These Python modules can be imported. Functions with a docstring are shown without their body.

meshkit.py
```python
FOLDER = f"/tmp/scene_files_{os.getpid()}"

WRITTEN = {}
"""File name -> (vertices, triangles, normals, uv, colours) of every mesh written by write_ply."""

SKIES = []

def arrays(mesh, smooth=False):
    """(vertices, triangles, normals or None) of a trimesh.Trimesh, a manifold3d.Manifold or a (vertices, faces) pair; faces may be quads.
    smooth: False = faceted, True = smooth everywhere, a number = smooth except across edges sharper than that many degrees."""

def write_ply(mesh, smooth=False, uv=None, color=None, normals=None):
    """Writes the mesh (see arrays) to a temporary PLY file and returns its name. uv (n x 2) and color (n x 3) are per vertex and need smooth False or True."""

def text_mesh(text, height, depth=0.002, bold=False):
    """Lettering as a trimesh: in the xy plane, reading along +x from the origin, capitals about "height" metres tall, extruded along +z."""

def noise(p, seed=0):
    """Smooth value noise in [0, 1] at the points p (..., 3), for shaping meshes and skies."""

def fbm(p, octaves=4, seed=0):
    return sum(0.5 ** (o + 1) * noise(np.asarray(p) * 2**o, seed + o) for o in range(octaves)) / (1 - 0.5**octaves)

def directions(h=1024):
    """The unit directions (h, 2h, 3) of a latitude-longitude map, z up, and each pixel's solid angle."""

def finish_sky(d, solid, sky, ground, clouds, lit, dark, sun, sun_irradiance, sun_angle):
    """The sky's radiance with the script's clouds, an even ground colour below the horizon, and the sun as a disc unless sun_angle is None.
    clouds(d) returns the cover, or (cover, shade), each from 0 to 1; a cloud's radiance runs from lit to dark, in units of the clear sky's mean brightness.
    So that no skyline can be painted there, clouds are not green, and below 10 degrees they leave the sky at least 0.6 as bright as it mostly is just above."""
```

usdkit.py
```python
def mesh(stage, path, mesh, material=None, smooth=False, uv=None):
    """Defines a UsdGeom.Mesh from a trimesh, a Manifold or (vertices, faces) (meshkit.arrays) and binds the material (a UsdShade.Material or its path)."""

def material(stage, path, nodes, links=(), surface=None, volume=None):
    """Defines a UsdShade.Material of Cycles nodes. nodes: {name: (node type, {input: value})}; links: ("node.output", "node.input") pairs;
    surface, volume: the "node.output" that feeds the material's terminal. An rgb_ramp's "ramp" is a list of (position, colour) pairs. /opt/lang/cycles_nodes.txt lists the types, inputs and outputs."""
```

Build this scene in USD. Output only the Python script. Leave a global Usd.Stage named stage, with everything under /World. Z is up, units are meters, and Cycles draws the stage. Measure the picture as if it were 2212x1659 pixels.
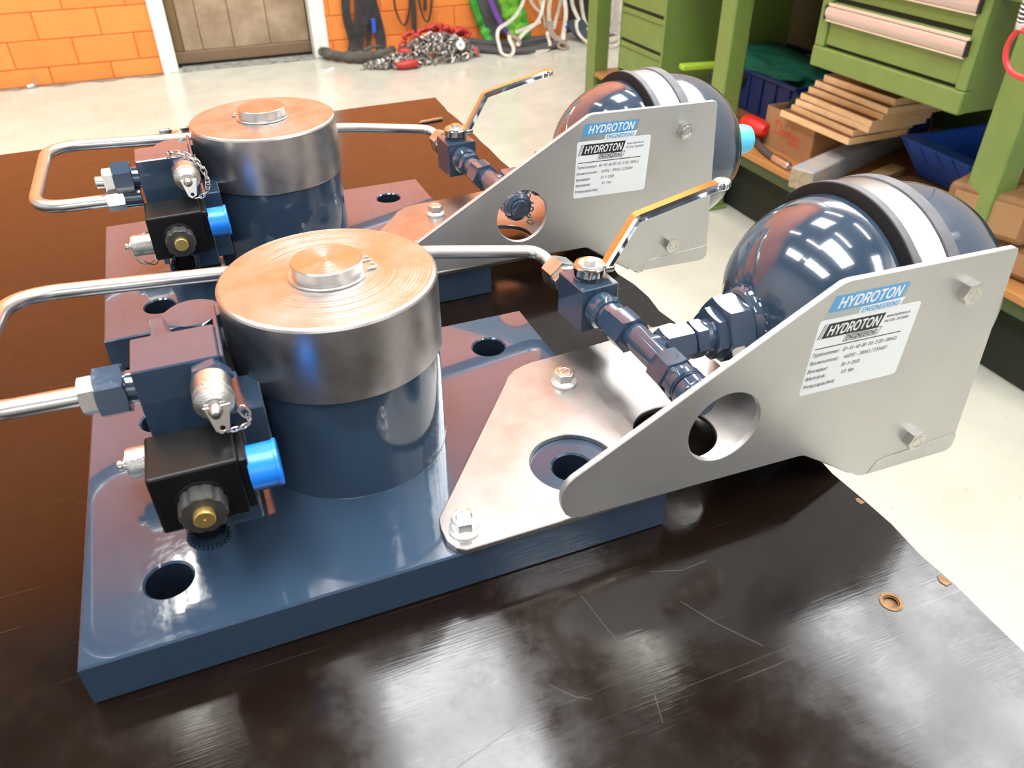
import math, random
import numpy as np, trimesh, usdkit, meshkit
import manifold3d as m3
from shapely.geometry import Polygon, Point, box as sbox
from shapely.ops import unary_union
from shapely import affinity
from pxr import Usd, UsdGeom, UsdLux, Sdf, Gf

random.seed(7); RNG = np.random.default_rng(7)
stage = Usd.Stage.CreateInMemory()
UsdGeom.SetStageUpAxis(stage, UsdGeom.Tokens.z); UsdGeom.SetStageMetersPerUnit(stage, 1.0)
UsdGeom.Xform.Define(stage, '/World')

# ------------------------------------------------------------------ camera, lights, exposure
TABLE_Z = 0.80
FOCAL_PX, IMG_W, IMG_H = 1692.32, 2212.0, 1659.0
YAW, PITCH, ROLL = 0.37552, 0.62303, 0.00911
CAM = (0.112646, -0.287322, 0.357694 + TABLE_Z)
EXPOSURE = 0.05
cam = UsdGeom.Camera.Define(stage, '/World/camera')
f = np.array([math.cos(PITCH)*math.sin(YAW), math.cos(PITCH)*math.cos(YAW), -math.sin(PITCH)])
r = np.array([math.cos(YAW), -math.sin(YAW), 0.0]); d = np.cross(f, r)
rr = math.cos(ROLL)*r + math.sin(ROLL)*d; dd = -math.sin(ROLL)*r + math.cos(ROLL)*d
M = Gf.Matrix4d(*rr, 0, *(-dd), 0, *(-f), 0, *CAM, 1)
cam.AddTransformOp().Set(M)
cam.CreateHorizontalApertureAttr(36.0); cam.CreateVerticalApertureAttr(36.0*IMG_H/IMG_W)
cam.CreateFocalLengthAttr(36.0*FOCAL_PX/IMG_W)
cam.CreateClippingRangeAttr(Gf.Vec2f(0.01, 100)); cam.CreateExposureAttr(EXPOSURE)
cam.CreateFStopAttr(14.0); cam.CreateFocusDistanceAttr(0.62)

def rect_light(name, pos, w, h, power, color=(1, 1, 1), rot=(0, 0, 0)):
    L = UsdLux.RectLight.Define(stage, '/World/' + name)
    L.AddTranslateOp().Set(Gf.Vec3d(*pos)); L.AddRotateXYZOp().Set(Gf.Vec3f(*rot))
    L.CreateWidthAttr(w); L.CreateHeightAttr(h); L.CreateIntensityAttr(power); L.CreateColorAttr(Gf.Vec3f(*color))
# (rooflights and shop windows are emitting panes, built with the room below: these are their radiances)
ROOF_LIGHT, SIDE_WINDOW, SIDE_WINDOW_2, FRONT_WINDOW, TUBE = 24.0, 20.0, 4.0, 3.0, 34.0

# ------------------------------------------------------------------ materials
def MAT(name, nodes, links, surface='p.BSDF'):
    return usdkit.material(stage, '/World/Looks/' + name, nodes, links, surface=surface)

def simple(name, col, rough=0.5, metal=0.0, coat=0.0, noise=None, bump=None, rvar=None, **kw):
    """noise=(scale, colour2, lo, hi); bump=(scale, strength, distance); rvar=(scale, r0, r1)."""
    n = {'tc': ('texture_coordinate', {}), 'p': ('principled_bsdf', {'base_color': col, 'roughness': rough, 'metallic': metal, 'coat_weight': coat, **kw})}
    l = []
    if noise:
        n['nz'] = ('noise_texture', {'scale': noise[0], 'detail': 5, 'roughness': 0.6})
        n['nr'] = ('rgb_ramp', {'ramp': [(noise[2], col), (noise[3], noise[1])]})
        l += [('tc.object', 'nz.vector'), ('nz.fac', 'nr.fac'), ('nr.color', 'p.base_color')]
    if rvar:
        n['rz'] = ('noise_texture', {'scale': rvar[0], 'detail': 4})
        n['rm'] = ('map_range', {'from_min': 0.3, 'from_max': 0.7, 'to_min': rvar[1], 'to_max': rvar[2], 'clamp': True})
        l += [('tc.object', 'rz.vector'), ('rz.fac', 'rm.value'), ('rm.result', 'p.roughness')]
    if bump:
        n['bz'] = ('noise_texture', {'scale': bump[0], 'detail': 3})
        n['b'] = ('bump', {'strength': bump[1], 'distance': bump[2]})
        l += [('tc.object', 'bz.vector'), ('bz.fac', 'b.height'), ('b.normal', 'p.normal')]
    return MAT(name, n, l)

PAINT = simple('blue_grey_gloss_paint', (0.029, 0.052, 0.087), 0.12, 0, 0.8, bump=(90, 0.10, 0.002), coat_roughness=0.03, coat_ior=1.55, specular_ior_level=0.5)
PAINT_TANK = simple('blue_grey_tank_paint', (0.023, 0.043, 0.073), 0.14, 0, 1.0, bump=(35, 0.05, 0.003), coat_roughness=0.03, coat_ior=1.6)
HOLE = simple('dark_bore_blue', (0.010, 0.018, 0.034), 0.4)  # darker copy of the blue grey, used inside bores
STEEL = simple('satin_stainless', (0.60, 0.58, 0.55), 0.30, 1.0, rvar=(60, 0.24, 0.38), bump=(900, 0.05, 0.0003))
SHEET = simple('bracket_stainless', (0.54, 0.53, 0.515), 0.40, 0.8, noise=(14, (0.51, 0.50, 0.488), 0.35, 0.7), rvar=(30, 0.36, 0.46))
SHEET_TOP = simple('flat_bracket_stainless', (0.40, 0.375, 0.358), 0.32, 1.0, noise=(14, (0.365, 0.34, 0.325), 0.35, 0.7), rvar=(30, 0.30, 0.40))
PIPE = simple('pipe_stainless', (0.70, 0.68, 0.66), 0.30, 1.0, bump=(500, 0.05, 0.0003))
CHROME = simple('chrome', (0.78, 0.77, 0.76), 0.06, 1.0)
ZINC = simple('bright_zinc', (0.80, 0.80, 0.78), 0.22, 1.0, bump=(400, 0.06, 0.0003))
NICKEL = simple('nickel', (0.58, 0.56, 0.53), 0.24, 1.0)
WASHER = simple('zinc_washer', (0.88, 0.88, 0.86), 0.38, 0.75)
BRASS = simple('brass', (0.85, 0.60, 0.20), 0.33, 0.9)
BLACK = simple('black_plastic', (0.0045, 0.0045, 0.0045), 0.36, specular_ior_level=0.3, bump=(500, 0.1, 0.0004))
BLACK2 = simple('black_knob_plastic', (0.034, 0.032, 0.030), 0.5)
RUBBER = simple('grey_rubber', (0.10, 0.10, 0.11), 0.55, noise=(40, (0.15, 0.15, 0.16), 0.4, 0.7))
MATT_BLACK = simple('matt_black', (0.008, 0.0075, 0.008), 0.7, specular_ior_level=0.2)  # matt black; on the clamp lip it stands in for shadow
BLUECAP = simple('blue_plastic_cap', (0.012, 0.22, 0.86), 0.30, subsurface_weight=0.1)
CYANCAP = simple('light_blue_plastic_cap', (0.10, 0.52, 0.82), 0.35)
TURNED = simple('turned_steel', (0.56, 0.525, 0.50), 0.30, 1.0, rvar=(40, 0.26, 0.36))
TURNED_ROD = simple('turned_rod_steel', (0.58, 0.55, 0.53), 0.24, 1.0)
KNURL = MAT('knurled_nickel', {'tc': ('texture_coordinate', {}), 'm1': ('mapping', {'rotation': (0.6, 0.6, 0.6)}), 'w1': ('wave_texture', {'scale': 420}), 'm2': ('mapping', {'rotation': (-0.6, -0.6, 0.6)}),
    'b': ('bump', {'strength': 0.6, 'distance': 0.0006}), 'v': ('voronoi_texture', {'scale': 900}),
    'p': ('principled_bsdf', {'base_color': (0.62, 0.60, 0.56), 'metallic': 1.0, 'roughness': 0.3})},
    [('tc.object', 'v.vector'), ('v.distance', 'b.height'), ('b.normal', 'p.normal')]) if False else simple('knurled_nickel', (0.62, 0.60, 0.56), 0.30, 1.0, bump=(1100, 0.5, 0.0007))

def table_mat():
    n = {'tc': ('texture_coordinate', {}),
         'n1': ('noise_texture', {'scale': 6, 'detail': 8, 'roughness': 0.65}),
         'r1': ('rgb_ramp', {'ramp': [(0.35, (0.0055, 0.0030, 0.0021)), (0.60, (0.0090, 0.0050, 0.0034)), (0.82, (0.019, 0.013, 0.010))]}),
         'n2': ('noise_texture', {'scale': 22, 'detail': 8, 'roughness': 0.72}),
         'rr': ('map_range', {'from_min': 0.36, 'from_max': 0.68, 'to_min': 0.07, 'to_max': 0.20, 'clamp': True}),
         # weave texture of the film, running along x
         'mp': ('mapping', {'scale': (40, 900, 1), 'rotation': (0, 0, 0.10)}), 'n3': ('noise_texture', {'scale': 1, 'detail': 2}),
         # long fine scratches: two stretched, thresholded noises at different angles
         's1m': ('mapping', {'scale': (3, 260, 1), 'rotation': (0, 0, 0.7)}), 's1': ('noise_texture', {'scale': 2.2, 'detail': 4, 'distortion': 0.6}),
         's2m': ('mapping', {'scale': (3, 300, 1), 'rotation': (0, 0, -0.9)}), 's2': ('noise_texture', {'scale': 2.0, 'detail': 4, 'distortion': 0.8}),
         's1r': ('map_range', {'from_min': 0.70, 'from_max': 0.76, 'to_min': 0, 'to_max': 1, 'clamp': True}),
         's2r': ('map_range', {'from_min': 0.70, 'from_max': 0.76, 'to_min': 0, 'to_max': 1, 'clamp': True}),
         'sm': ('math', {'math_type': 'maximum'}),
         'mx': ('mix', {'color2': (0.11, 0.09, 0.075)}), 'sf': ('math', {'math_type': 'multiply', 'value2': 0.55}),
         'hb': ('math', {'math_type': 'multiply_add', 'value2': 0.5}),
         'b': ('bump', {'strength': 0.25, 'distance': 0.00012}),
         'p': ('principled_bsdf', {'roughness': 0.25, 'specular_ior_level': 0.40})}
    l = [('tc.object', 'n1.vector'), ('n1.fac', 'r1.fac'), ('tc.object', 'n2.vector'), ('n2.fac', 'rr.value'), ('rr.result', 'p.roughness'),
         ('tc.object', 'mp.vector'), ('mp.vector', 'n3.vector'), ('tc.object', 's1m.vector'), ('s1m.vector', 's1.vector'), ('s1.fac', 's1r.value'),
         ('tc.object', 's2m.vector'), ('s2m.vector', 's2.vector'), ('s2.fac', 's2r.value'), ('s1r.result', 'sm.value1'), ('s2r.result', 'sm.value2'),
         ('sm.value', 'sf.value1'), ('sf.value', 'mx.fac'), ('r1.color', 'mx.color1'), ('mx.color', 'p.base_color'),
         ('n2.fac', 'hb.value1'), ('n3.fac', 'hb.value3'), ('hb.value', 'b.height'), ('b.normal', 'p.normal')]
    return MAT('film_faced_plywood', n, l)
TABLE = table_mat()
PLY_EDGE = simple('plywood_edge', (0.12, 0.07, 0.035), 0.7, noise=(80, (0.05, 0.03, 0.018), 0.4, 0.65))
BAREWOOD = simple('splintered_wood', (0.30, 0.17, 0.075), 0.8, noise=(160, (0.12, 0.055, 0.02), 0.4, 0.7))
def floor_mat():
    n = {'tc': ('texture_coordinate', {}), 'n1': ('noise_texture', {'scale': 1.4, 'detail': 6, 'roughness': 0.6}),
         'r1': ('rgb_ramp', {'ramp': [(0.3, (0.45, 0.45, 0.375)), (0.7, (0.54, 0.545, 0.47))]}),
         'v': ('noise_texture', {'scale': 70, 'detail': 3, 'roughness': 0.6}), 'vr': ('map_range', {'from_min': 0.685, 'from_max': 0.73, 'to_min': 0, 'to_max': 0.55, 'clamp': True}),
         'mx': ('mix', {'color2': (0.18, 0.12, 0.09)}), 'n2': ('noise_texture', {'scale': 6, 'detail': 6}),
         'rr': ('map_range', {'from_min': 0.3, 'from_max': 0.7, 'to_min': 0.16, 'to_max': 0.30, 'clamp': True}),
         'p': ('principled_bsdf', {'specular_ior_level': 0.5})}
    l = [('tc.object', 'n1.vector'), ('n1.fac', 'r1.fac'), ('tc.object', 'v.vector'), ('v.fac', 'vr.value'), ('vr.result', 'mx.fac'), ('r1.color', 'mx.color1'),
         ('mx.color', 'p.base_color'), ('tc.object', 'n2.vector'), ('n2.fac', 'rr.value'), ('rr.result', 'p.roughness')]
    return MAT('epoxy_floor', n, l)
FLOOR = floor_mat()
ORANGES = [simple(f'orange_block_{i}', c, 0.55, noise=(9, (c[0]*.92, c[1]*.90, c[2]*.85), 0.35, 0.7), bump=(120, 0.25, 0.001)) for i, c in enumerate([(0.87, 0.255, 0.050), (0.85, 0.243, 0.046), (0.89, 0.268, 0.054)])]
ORANGE_JOINT = simple('orange_joint', (0.60, 0.14, 0.022), 0.7)
ORANGE_FAR = MAT('orange_blockwork', {'tc': ('texture_coordinate', {}), 'mp': ('mapping', {'rotation': (math.pi/2, 0, 0)}), 'k': ('brick_texture', {'color1': (0.87, 0.255, 0.050), 'color2': (0.85, 0.243, 0.046), 'mortar': (0.60, 0.14, 0.022), 'scale': 1.0, 'mortar_size': 0.004, 'brick_width': 0.31, 'row_height': 0.137}),
    'p': ('principled_bsdf', {'roughness': 0.55})}, [('tc.object', 'mp.vector'), ('mp.vector', 'k.vector'), ('k.color', 'p.base_color')])
WHITE = simple('white_wall_paint', (0.78, 0.77, 0.73), 0.6)
GREYWALL = simple('pale_grey_wall', (0.40, 0.405, 0.40), 0.7)
CEIL = simple('ceiling_sheet', (0.13, 0.133, 0.137), 0.7)
TRIMW = simple('cream_white_frame', (0.84, 0.82, 0.74), 0.4)
DOORB = simple('brown_door_leaf', (0.27, 0.18, 0.11), 0.22, noise=(7, (0.42, 0.31, 0.21), 0.35, 0.7))
DOORB2 = simple('brown_door_edge', (0.20, 0.115, 0.045), 0.45)
DARKDOOR = simple('dark_brown_panel', (0.045, 0.028, 0.02), 0.5)
CONCRETE = simple('rough_concrete', (0.30, 0.29, 0.25), 0.9, noise=(30, (0.12, 0.12, 0.10), 0.4, 0.65), bump=(60, 0.6, 0.006))
DIRT = simple('floor_grime', (0.16, 0.145, 0.12), 0.9, noise=(20, (0.30, 0.28, 0.23), 0.4, 0.7))
GREEN = simple('workbench_green', (0.165, 0.245, 0.055), 0.42, noise=(11, (0.135, 0.205, 0.048), 0.35, 0.75))
GREEN_D = simple('workbench_dark_green', (0.05, 0.085, 0.025), 0.6)
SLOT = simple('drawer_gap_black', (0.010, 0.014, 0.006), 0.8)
ALU = simple('anodised_handle', (0.62, 0.50, 0.44), 0.38, 0.35)
ALU_E = simple('handle_bright_lip', (0.75, 0.70, 0.60), 0.35, 0.5)
ENDCAP = simple('handle_endcap', (0.04, 0.025, 0.022), 0.6)
SHELF = simple('shelf_plywood', (0.42, 0.19, 0.055), 0.5, noise=(5, (0.33, 0.14, 0.04), 0.35, 0.7))
CARD = simple('cardboard', (0.36, 0.195, 0.085), 0.8, noise=(12, (0.32, 0.17, 0.072), 0.35, 0.7))
REDINK = simple('red_print', (0.55, 0.05, 0.03), 0.7)
WOODS = [simple(f'pine_board_{i}', c, 0.65, noise=(14, (c[0]*.8, c[1]*.72, c[2]*.6), 0.35, 0.72)) for i, c in enumerate([(0.76, 0.53, 0.30), (0.72, 0.49, 0.27), (0.80, 0.58, 0.35)])]
WOOD_BROWN = simple('brown_board_face', (0.22, 0.085, 0.035), 0.6)
GREYWOOD = simple('weathered_grey_timber', (0.42, 0.36, 0.28), 0.8, noise=(9, (0.27, 0.34, 0.42), 0.40, 0.62))
TIMBER = simple('brown_timber', (0.25, 0.125, 0.045), 0.7, noise=(10, (0.16, 0.075, 0.028), 0.35, 0.7))
BINBLUE = simple('blue_bin_plastic', (0.020, 0.095, 0.50), 0.45)
CRATEBLUE = simple('blue_crate_plastic', (0.008, 0.030, 0.16), 0.5)
TEAL = simple('green_cloth', (0.005, 0.14, 0.085), 0.8, bump=(40, 0.6, 0.01))
LIME = simple('lime_plastic', (0.42, 0.62, 0.05), 0.5)
TYRE = simple('tyre_rubber', (0.02, 0.022, 0.02), 0.7)
REDP = simple('red_plastic', (0.60, 0.02, 0.012), 0.4)
HOSE = simple('dark_hose', (0.06, 0.055, 0.055), 0.5)
GALV = simple('hose_end_steel', (0.55, 0.48, 0.42), 0.35, 1.0)
CHAINM = simple('chain_steel', (0.30, 0.28, 0.26), 0.33, 0.9, noise=(60, (0.60, 0.58, 0.55), 0.45, 0.7))
HOOKRED = simple('red_hook_paint', (0.48, 0.030, 0.022), 0.45, noise=(40, (0.24, 0.02, 0.018), 0.45, 0.75))
STRAP_BLACK = simple('black_webbing', (0.024, 0.021, 0.022), 0.8, noise=(30, (0.045, 0.04, 0.036), 0.4, 0.7), bump=(250, 0.4, 0.002))
STRAP_BROWN = simple('dark_belt', (0.045, 0.034, 0.024), 0.7)
STRAP_WHITE = simple('white_webbing', (0.66, 0.62, 0.53), 0.75, noise=(16, (0.42, 0.37, 0.29), 0.4, 0.72))
STRAP_PURPLE = simple('purple_webbing', (0.13, 0.035, 0.24), 0.75)
STRAP_GREYBR = simple('worn_eye_webbing', (0.30, 0.21, 0.165), 0.8)
STRAP_GREEN = simple('green_sling', (0.06, 0.36, 0.03), 0.75, noise=(18, (0.02, 0.17, 0.025), 0.4, 0.65), bump=(60, 0.6, 0.006))
STRAP_GREEN2 = simple('lime_green_sling', (0.20, 0.50, 0.03), 0.75, noise=(18, (0.05, 0.26, 0.02), 0.4, 0.7), bump=(60, 0.6, 0.006))
STRAP_GREY = simple('grey_webbing', (0.07, 0.066, 0.07), 0.8)
STRAP_SLATE = simple('slate_webbing', (0.035, 0.05, 0.058), 0.8)
TAGBLUE = simple('blue_tag', (0.02, 0.11, 0.55), 0.5)
CLOTHGREY = simple('grey_sling_bundle', (0.075, 0.066, 0.052), 0.9, noise=(20, (0.11, 0.10, 0.08), 0.4, 0.7), bump=(70, 0.6, 0.006))
STICK_WHITE = simple('label_white', (0.80, 0.82, 0.82), 0.35)
STICK_BLUE = simple('label_blue', (0.085, 0.33, 0.62), 0.3)
STICK_CLEAR = simple('label_clear_film', (0.42, 0.45, 0.45), 0.32, 0.6)
INK = simple('label_ink', (0.012, 0.012, 0.013), 0.5)
PAPER = simple('paper_scrap', (0.70, 0.70, 0.78), 0.6)
REDGRIP = simple('red_grip_rubber', (0.62, 0.035, 0.04), 0.4)
def emit(name, col, s):
    return MAT(name, {'e': ('emission', {'color': col, 'strength': s})}, [], surface='e.emission')
SKYPANE = emit('rooflight_daylight', (0.95, 0.98, 1.0), ROOF_LIGHT)
SIDEPANE = emit('side_window_daylight', (0.95, 0.98, 1.0), SIDE_WINDOW)
SIDEPANE2 = emit('dimmed_side_window_daylight', (0.95, 0.98, 1.0), SIDE_WINDOW_2)  # turned down to keep the forward faces dim
FRONTPANE = emit('front_window_daylight', (0.95, 0.98, 1.0), FRONT_WINDOW)
TUBEGLOW = emit('fluorescent_tube', (1.0, 0.98, 0.93), TUBE)

# ------------------------------------------------------------------ scene graph helpers
USED = {}
def numbered(parent, name):
    k = USED.get((parent, name), 0); USED[(parent, name)] = k + 1
    return f'{parent}/{name}' + (f'_{k:03d}' if k else '')

def tag(prim, label=None, cat=None, group=None, kind=None):
    for key, v in (('label', label), ('category', cat), ('group', group), ('kind', kind)):
        if v: prim.SetCustomDataByKey(key, v)
    return prim

def thing(name, label, cat, loc=(0, 0, 0), rotz=0.0, group=None, kind=None):
    x = UsdGeom.Xform.Define(stage, numbered('/World', name))
    x.AddTranslateOp().Set(Gf.Vec3d(*map(float, loc))); x.AddRotateZOp().Set(float(math.degrees(rotz)))
    return tag(x.GetPrim(), label, cat, group, kind)

def part(parent, name, mesh, mat, label=None, smooth=32, kind=None):
    if isinstance(mesh, (list, tuple)) and not isinstance(mesh[0], np.ndarray):
        mesh = cat_meshes(mesh)
    p = usdkit.mesh(stage, numbered(str(parent.GetPath()), name), mesh, mat, smooth=smooth).GetPrim()
    return tag(p, label, kind=kind)

def single(name, mesh, mat, label, cat=None, group=None, kind=None, smooth=32):
    if isinstance(mesh, list): mesh = cat_meshes(mesh)
    p = usdkit.mesh(stage, numbered('/World', name), mesh, mat, smooth=smooth).GetPrim()
    return tag(p, label, cat, group, kind)

def tm(mesh):
    if isinstance(mesh, m3.Manifold):
        q = mesh.to_mesh(); return trimesh.Trimesh(q.vert_properties[:, :3], q.tri_verts, process=False)
    return mesh
def cat_meshes(ms): return trimesh.util.concatenate([tm(m) for m in ms])

def frame(axis):
    z = np.asarray(axis, float); z = z/np.linalg.norm(z)
    a = np.array([0, 0, 1.0]) if abs(z[2]) < 0.9 else np.array([1.0, 0, 0])
    x = np.cross(a, z); x /= np.linalg.norm(x); y = np.cross(z, x)
    return np.stack([x, y, z], 1)
def place(mesh, origin=(0, 0, 0), axis=None, R=None):
    mesh = tm(mesh).copy()
    if R is None: R = frame(axis) if axis is not None else np.eye(3)
    mesh.vertices = mesh.vertices @ np.asarray(R).T + np.asarray(origin, float)
    return mesh
def rotz(mesh, a, origin=(0, 0, 0)):
    c, s = math.cos(a), math.sin(a); return place(mesh, origin, R=np.array([[c, -s, 0], [s, c, 0], [0, 0, 1]]))

def lathe(profile, origin=(0, 0, 0), axis=(0, 0, 1), n=48):
    """profile: (radius, height) pairs; open ends are capped by r = 0 points you give."""
    v, rings = [], []
    for rad, h in profile:
        if rad <= 1e-9: rings.append([len(v)]); v.append((0, 0, h))
        else:
            rings.append(list(range(len(v), len(v)+n)))
            v += [(rad*math.cos(2*math.pi*k/n), rad*math.sin(2*math.pi*k/n), h) for k in range(n)]
    f = []
    for a, b in zip(rings, rings[1:]):
        if len(a) == 1 and len(b) == 1: continue
        for k in range(n):
            k2 = (k+1) % n
            if len(a) == 1: f.append((a[0], b[k2], b[k]))
            elif len(b) == 1: f.append((a[k], a[k2], b[0]))
            else: f += [(a[k], a[k2], b[k2]), (a[k], b[k2], b[k])]
    m = trimesh.Trimesh(v, f, process=False)
    if m.volume < 0: m.invert()
    return place(m, origin, axis)

def rod(r0, h0, h1, b=0.0006, **kw):
    return lathe([(0, h0), (r0-b, h0), (r0, h0+b), (r0, h1-b), (r0-b, h1), (0, h1)], **kw)

def hexnut(af, h, origin=(0, 0, 0), axis=(0, 0, 1), turn=0.0, ch0=True, ch1=True, bore=0.0):
    rc = af/math.sqrt(3)
    pts = [(rc*math.cos(turn+k*math.pi/3), rc*math.sin(turn+k*math.pi/3)) for k in range(6)]
    m = m3.Manifold.extrude(m3.CrossSection([pts]), h)
    c = (rc-af/2)*1.15; t = c*0.55
    prof = [(0, 0), (rc-c if ch0 else rc+.001, 0), (rc+.0003, t), (rc+.0003, h-t), (rc-c if ch1 else rc+.001, h), (0, h)]
    q = lathe(prof, n=48)
    m = m ^ m3.Manifold(m3.Mesh(np.asarray(q.vertices, np.float32), np.asarray(q.faces, np.uint32)))
    if bore: m = m - m3.Manifold.cylinder(h*2, bore, bore, 32).translate([0, 0, -h/2])
    return place(m, origin, axis)

def mani(mesh):
    return m3.Manifold(m3.Mesh(np.asarray(mesh.vertices, np.float32), np.asarray(mesh.faces, np.uint32)))

def rbox(x0, x1, y0, y1, z0, z1, b=0.001):
    pts = []
    for X, sx in ((x0, 1), (x1, -1)):
        for Y, sy in ((y0, 1), (y1, -1)):
            for Z, sz in ((z0, 1), (z1, -1)):
                pts += [(X+sx*b, Y+sy*b, Z), (X+sx*b, Y, Z+sz*b), (X, Y+sy*b, Z+sz*b)]
    return tm(m3.Manifold.hull_points(pts))
def roundbox(x0, x1, y0, y1, z0, z1, r, n=16):
    s = m3.Manifold.sphere(r, n)
    return tm(m3.Manifold.batch_hull([s.translate([X, Y, Z]) for X in (x0+r, x1-r) for Y in (y0+r, y1-r) for Z in (z0+r, z1-r)]))

def offset_ring(p, dlt):
    """mitred inset of a closed ring (numpy n x 2) to its left by dlt."""
    a, c = np.roll(p, 1, 0), np.roll(p, -1, 0)
    e0, e1 = p-a, c-p
    n0 = np.stack([-e0[:, 1], e0[:, 0]], 1)/np.linalg.norm(e0, axis=1)[:, None]
    n1 = np.stack([-e1[:, 1], e1[:, 0]], 1)/np.linalg.norm(e1, axis=1)[:, None]
    m = n0+n1; m /= np.maximum((m*n0).sum(1), 0.3)[:, None]
    return p + m*dlt
def bevel_extrude(poly, h, b=0.0008, bottom=True):
    """extrudes a shapely polygon along +z from 0 to h with small chamfers at both rims."""
    poly = poly.simplify(1e-6); V, F = [], []
    from shapely.geometry.polygon import orient
    poly = orient(poly, 1.0)
    rings = [np.array(poly.exterior.coords[:-1])] + [np.array(i.coords[:-1]) for i in poly.interiors]
    ins = [offset_ring(p, b) for p in rings]
    levels = [(ins, 0.0), (rings, b), (rings, h-b), (ins, h)]
    off, start = 0, []
    for rs, z in levels:
        st = []
        for p in rs:
            st.append(off); V += [(x, y, z) for x, y in p]; off += len(p)
        start.append(st)
    for k in range(3):
        for i, p in enumerate(rings):
            n = len(p); a, c = start[k][i], start[k+1][i]
            for j in range(n):
                j2 = (j+1) % n
                F += [(a+j, a+j2, c+j2), (a+j, c+j2, c+j)]
    capp = Polygon(ins[0], [q for q in ins[1:]])
    import mapbox_earcut as ec
    allv = np.concatenate(ins).astype(np.float64); ends = np.cumsum([len(q) for q in ins]).astype(np.uint32)
    tri = np.asarray(ec.triangulate_float64(allv, ends)).reshape(-1, 3)
    ar = np.cross(allv[tri[:, 1]]-allv[tri[:, 0]], allv[tri[:, 2]]-allv[tri[:, 0]])
    tri[ar < 0] = tri[ar < 0][:, ::-1]
    F += [tuple(start[3][0]+t) for t in tri] + [tuple(start[0][0]+t[::-1]) for t in tri]
    return trimesh.Trimesh(V, F, process=False)
def on_xz(mesh, y0):
    """maps a mesh drawn in (x, z) as (x, y) and extruded along +z onto a vertical plate that faces -y, its outer face at y0."""
    R = np.array([[1, 0, 0], [0, 0, -1.0], [0, 1, 0]])
    return place(mesh, (0, y0, 0), R=R)

def fillet(pts, rad, n=8):
    pts = [np.asarray(p, float) for p in pts]; out = [pts[0]]
    rads = rad if isinstance(rad, (list, tuple)) else [rad]*(len(pts)-2)
    for i in range(1, len(pts)-1):
        a, p, c = pts[i-1], pts[i], pts[i+1]
        u, w = (a-p), (c-p); lu, lw = np.linalg.norm(u), np.linalg.norm(w); u /= lu; w /= lw
        ang = math.acos(np.clip(u@w, -1, 1)); t = min(rads[i-1]/math.tan(ang/2), lu*0.49, lw*0.49)
        A, B = p+u*t, p+w*t
        for k in range(n+1):
            s = k/n; out.append((1-s)**2*A + 2*s*(1-s)*(p*0.86+0.14*(A+B)/2) + s*s*B)
    out.append(pts[-1]); return np.array(out)
def spline(pts, n=60):
    """smooth curve through the points, evenly many samples per span; long spans are kept straight."""
    from scipy.interpolate import CubicSpline
    p = [np.asarray(q, float) for q in pts]; full, knots = [p[0]], [0]
    for a, b in zip(p, p[1:]):
        k = int(np.linalg.norm(b-a)//.30)
        for i in range(1, k+1): full.append(a+(b-a)*i/(k+1))
        full.append(b); knots.append(len(full)-1)
    P = np.array(full); t = np.concatenate([[0], np.cumsum(np.linalg.norm(np.diff(P, axis=0), axis=1))])
    return CubicSpline(t, P)(np.interp(np.linspace(0, len(p)-1, n), np.arange(len(p)), t[knots]))
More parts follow.
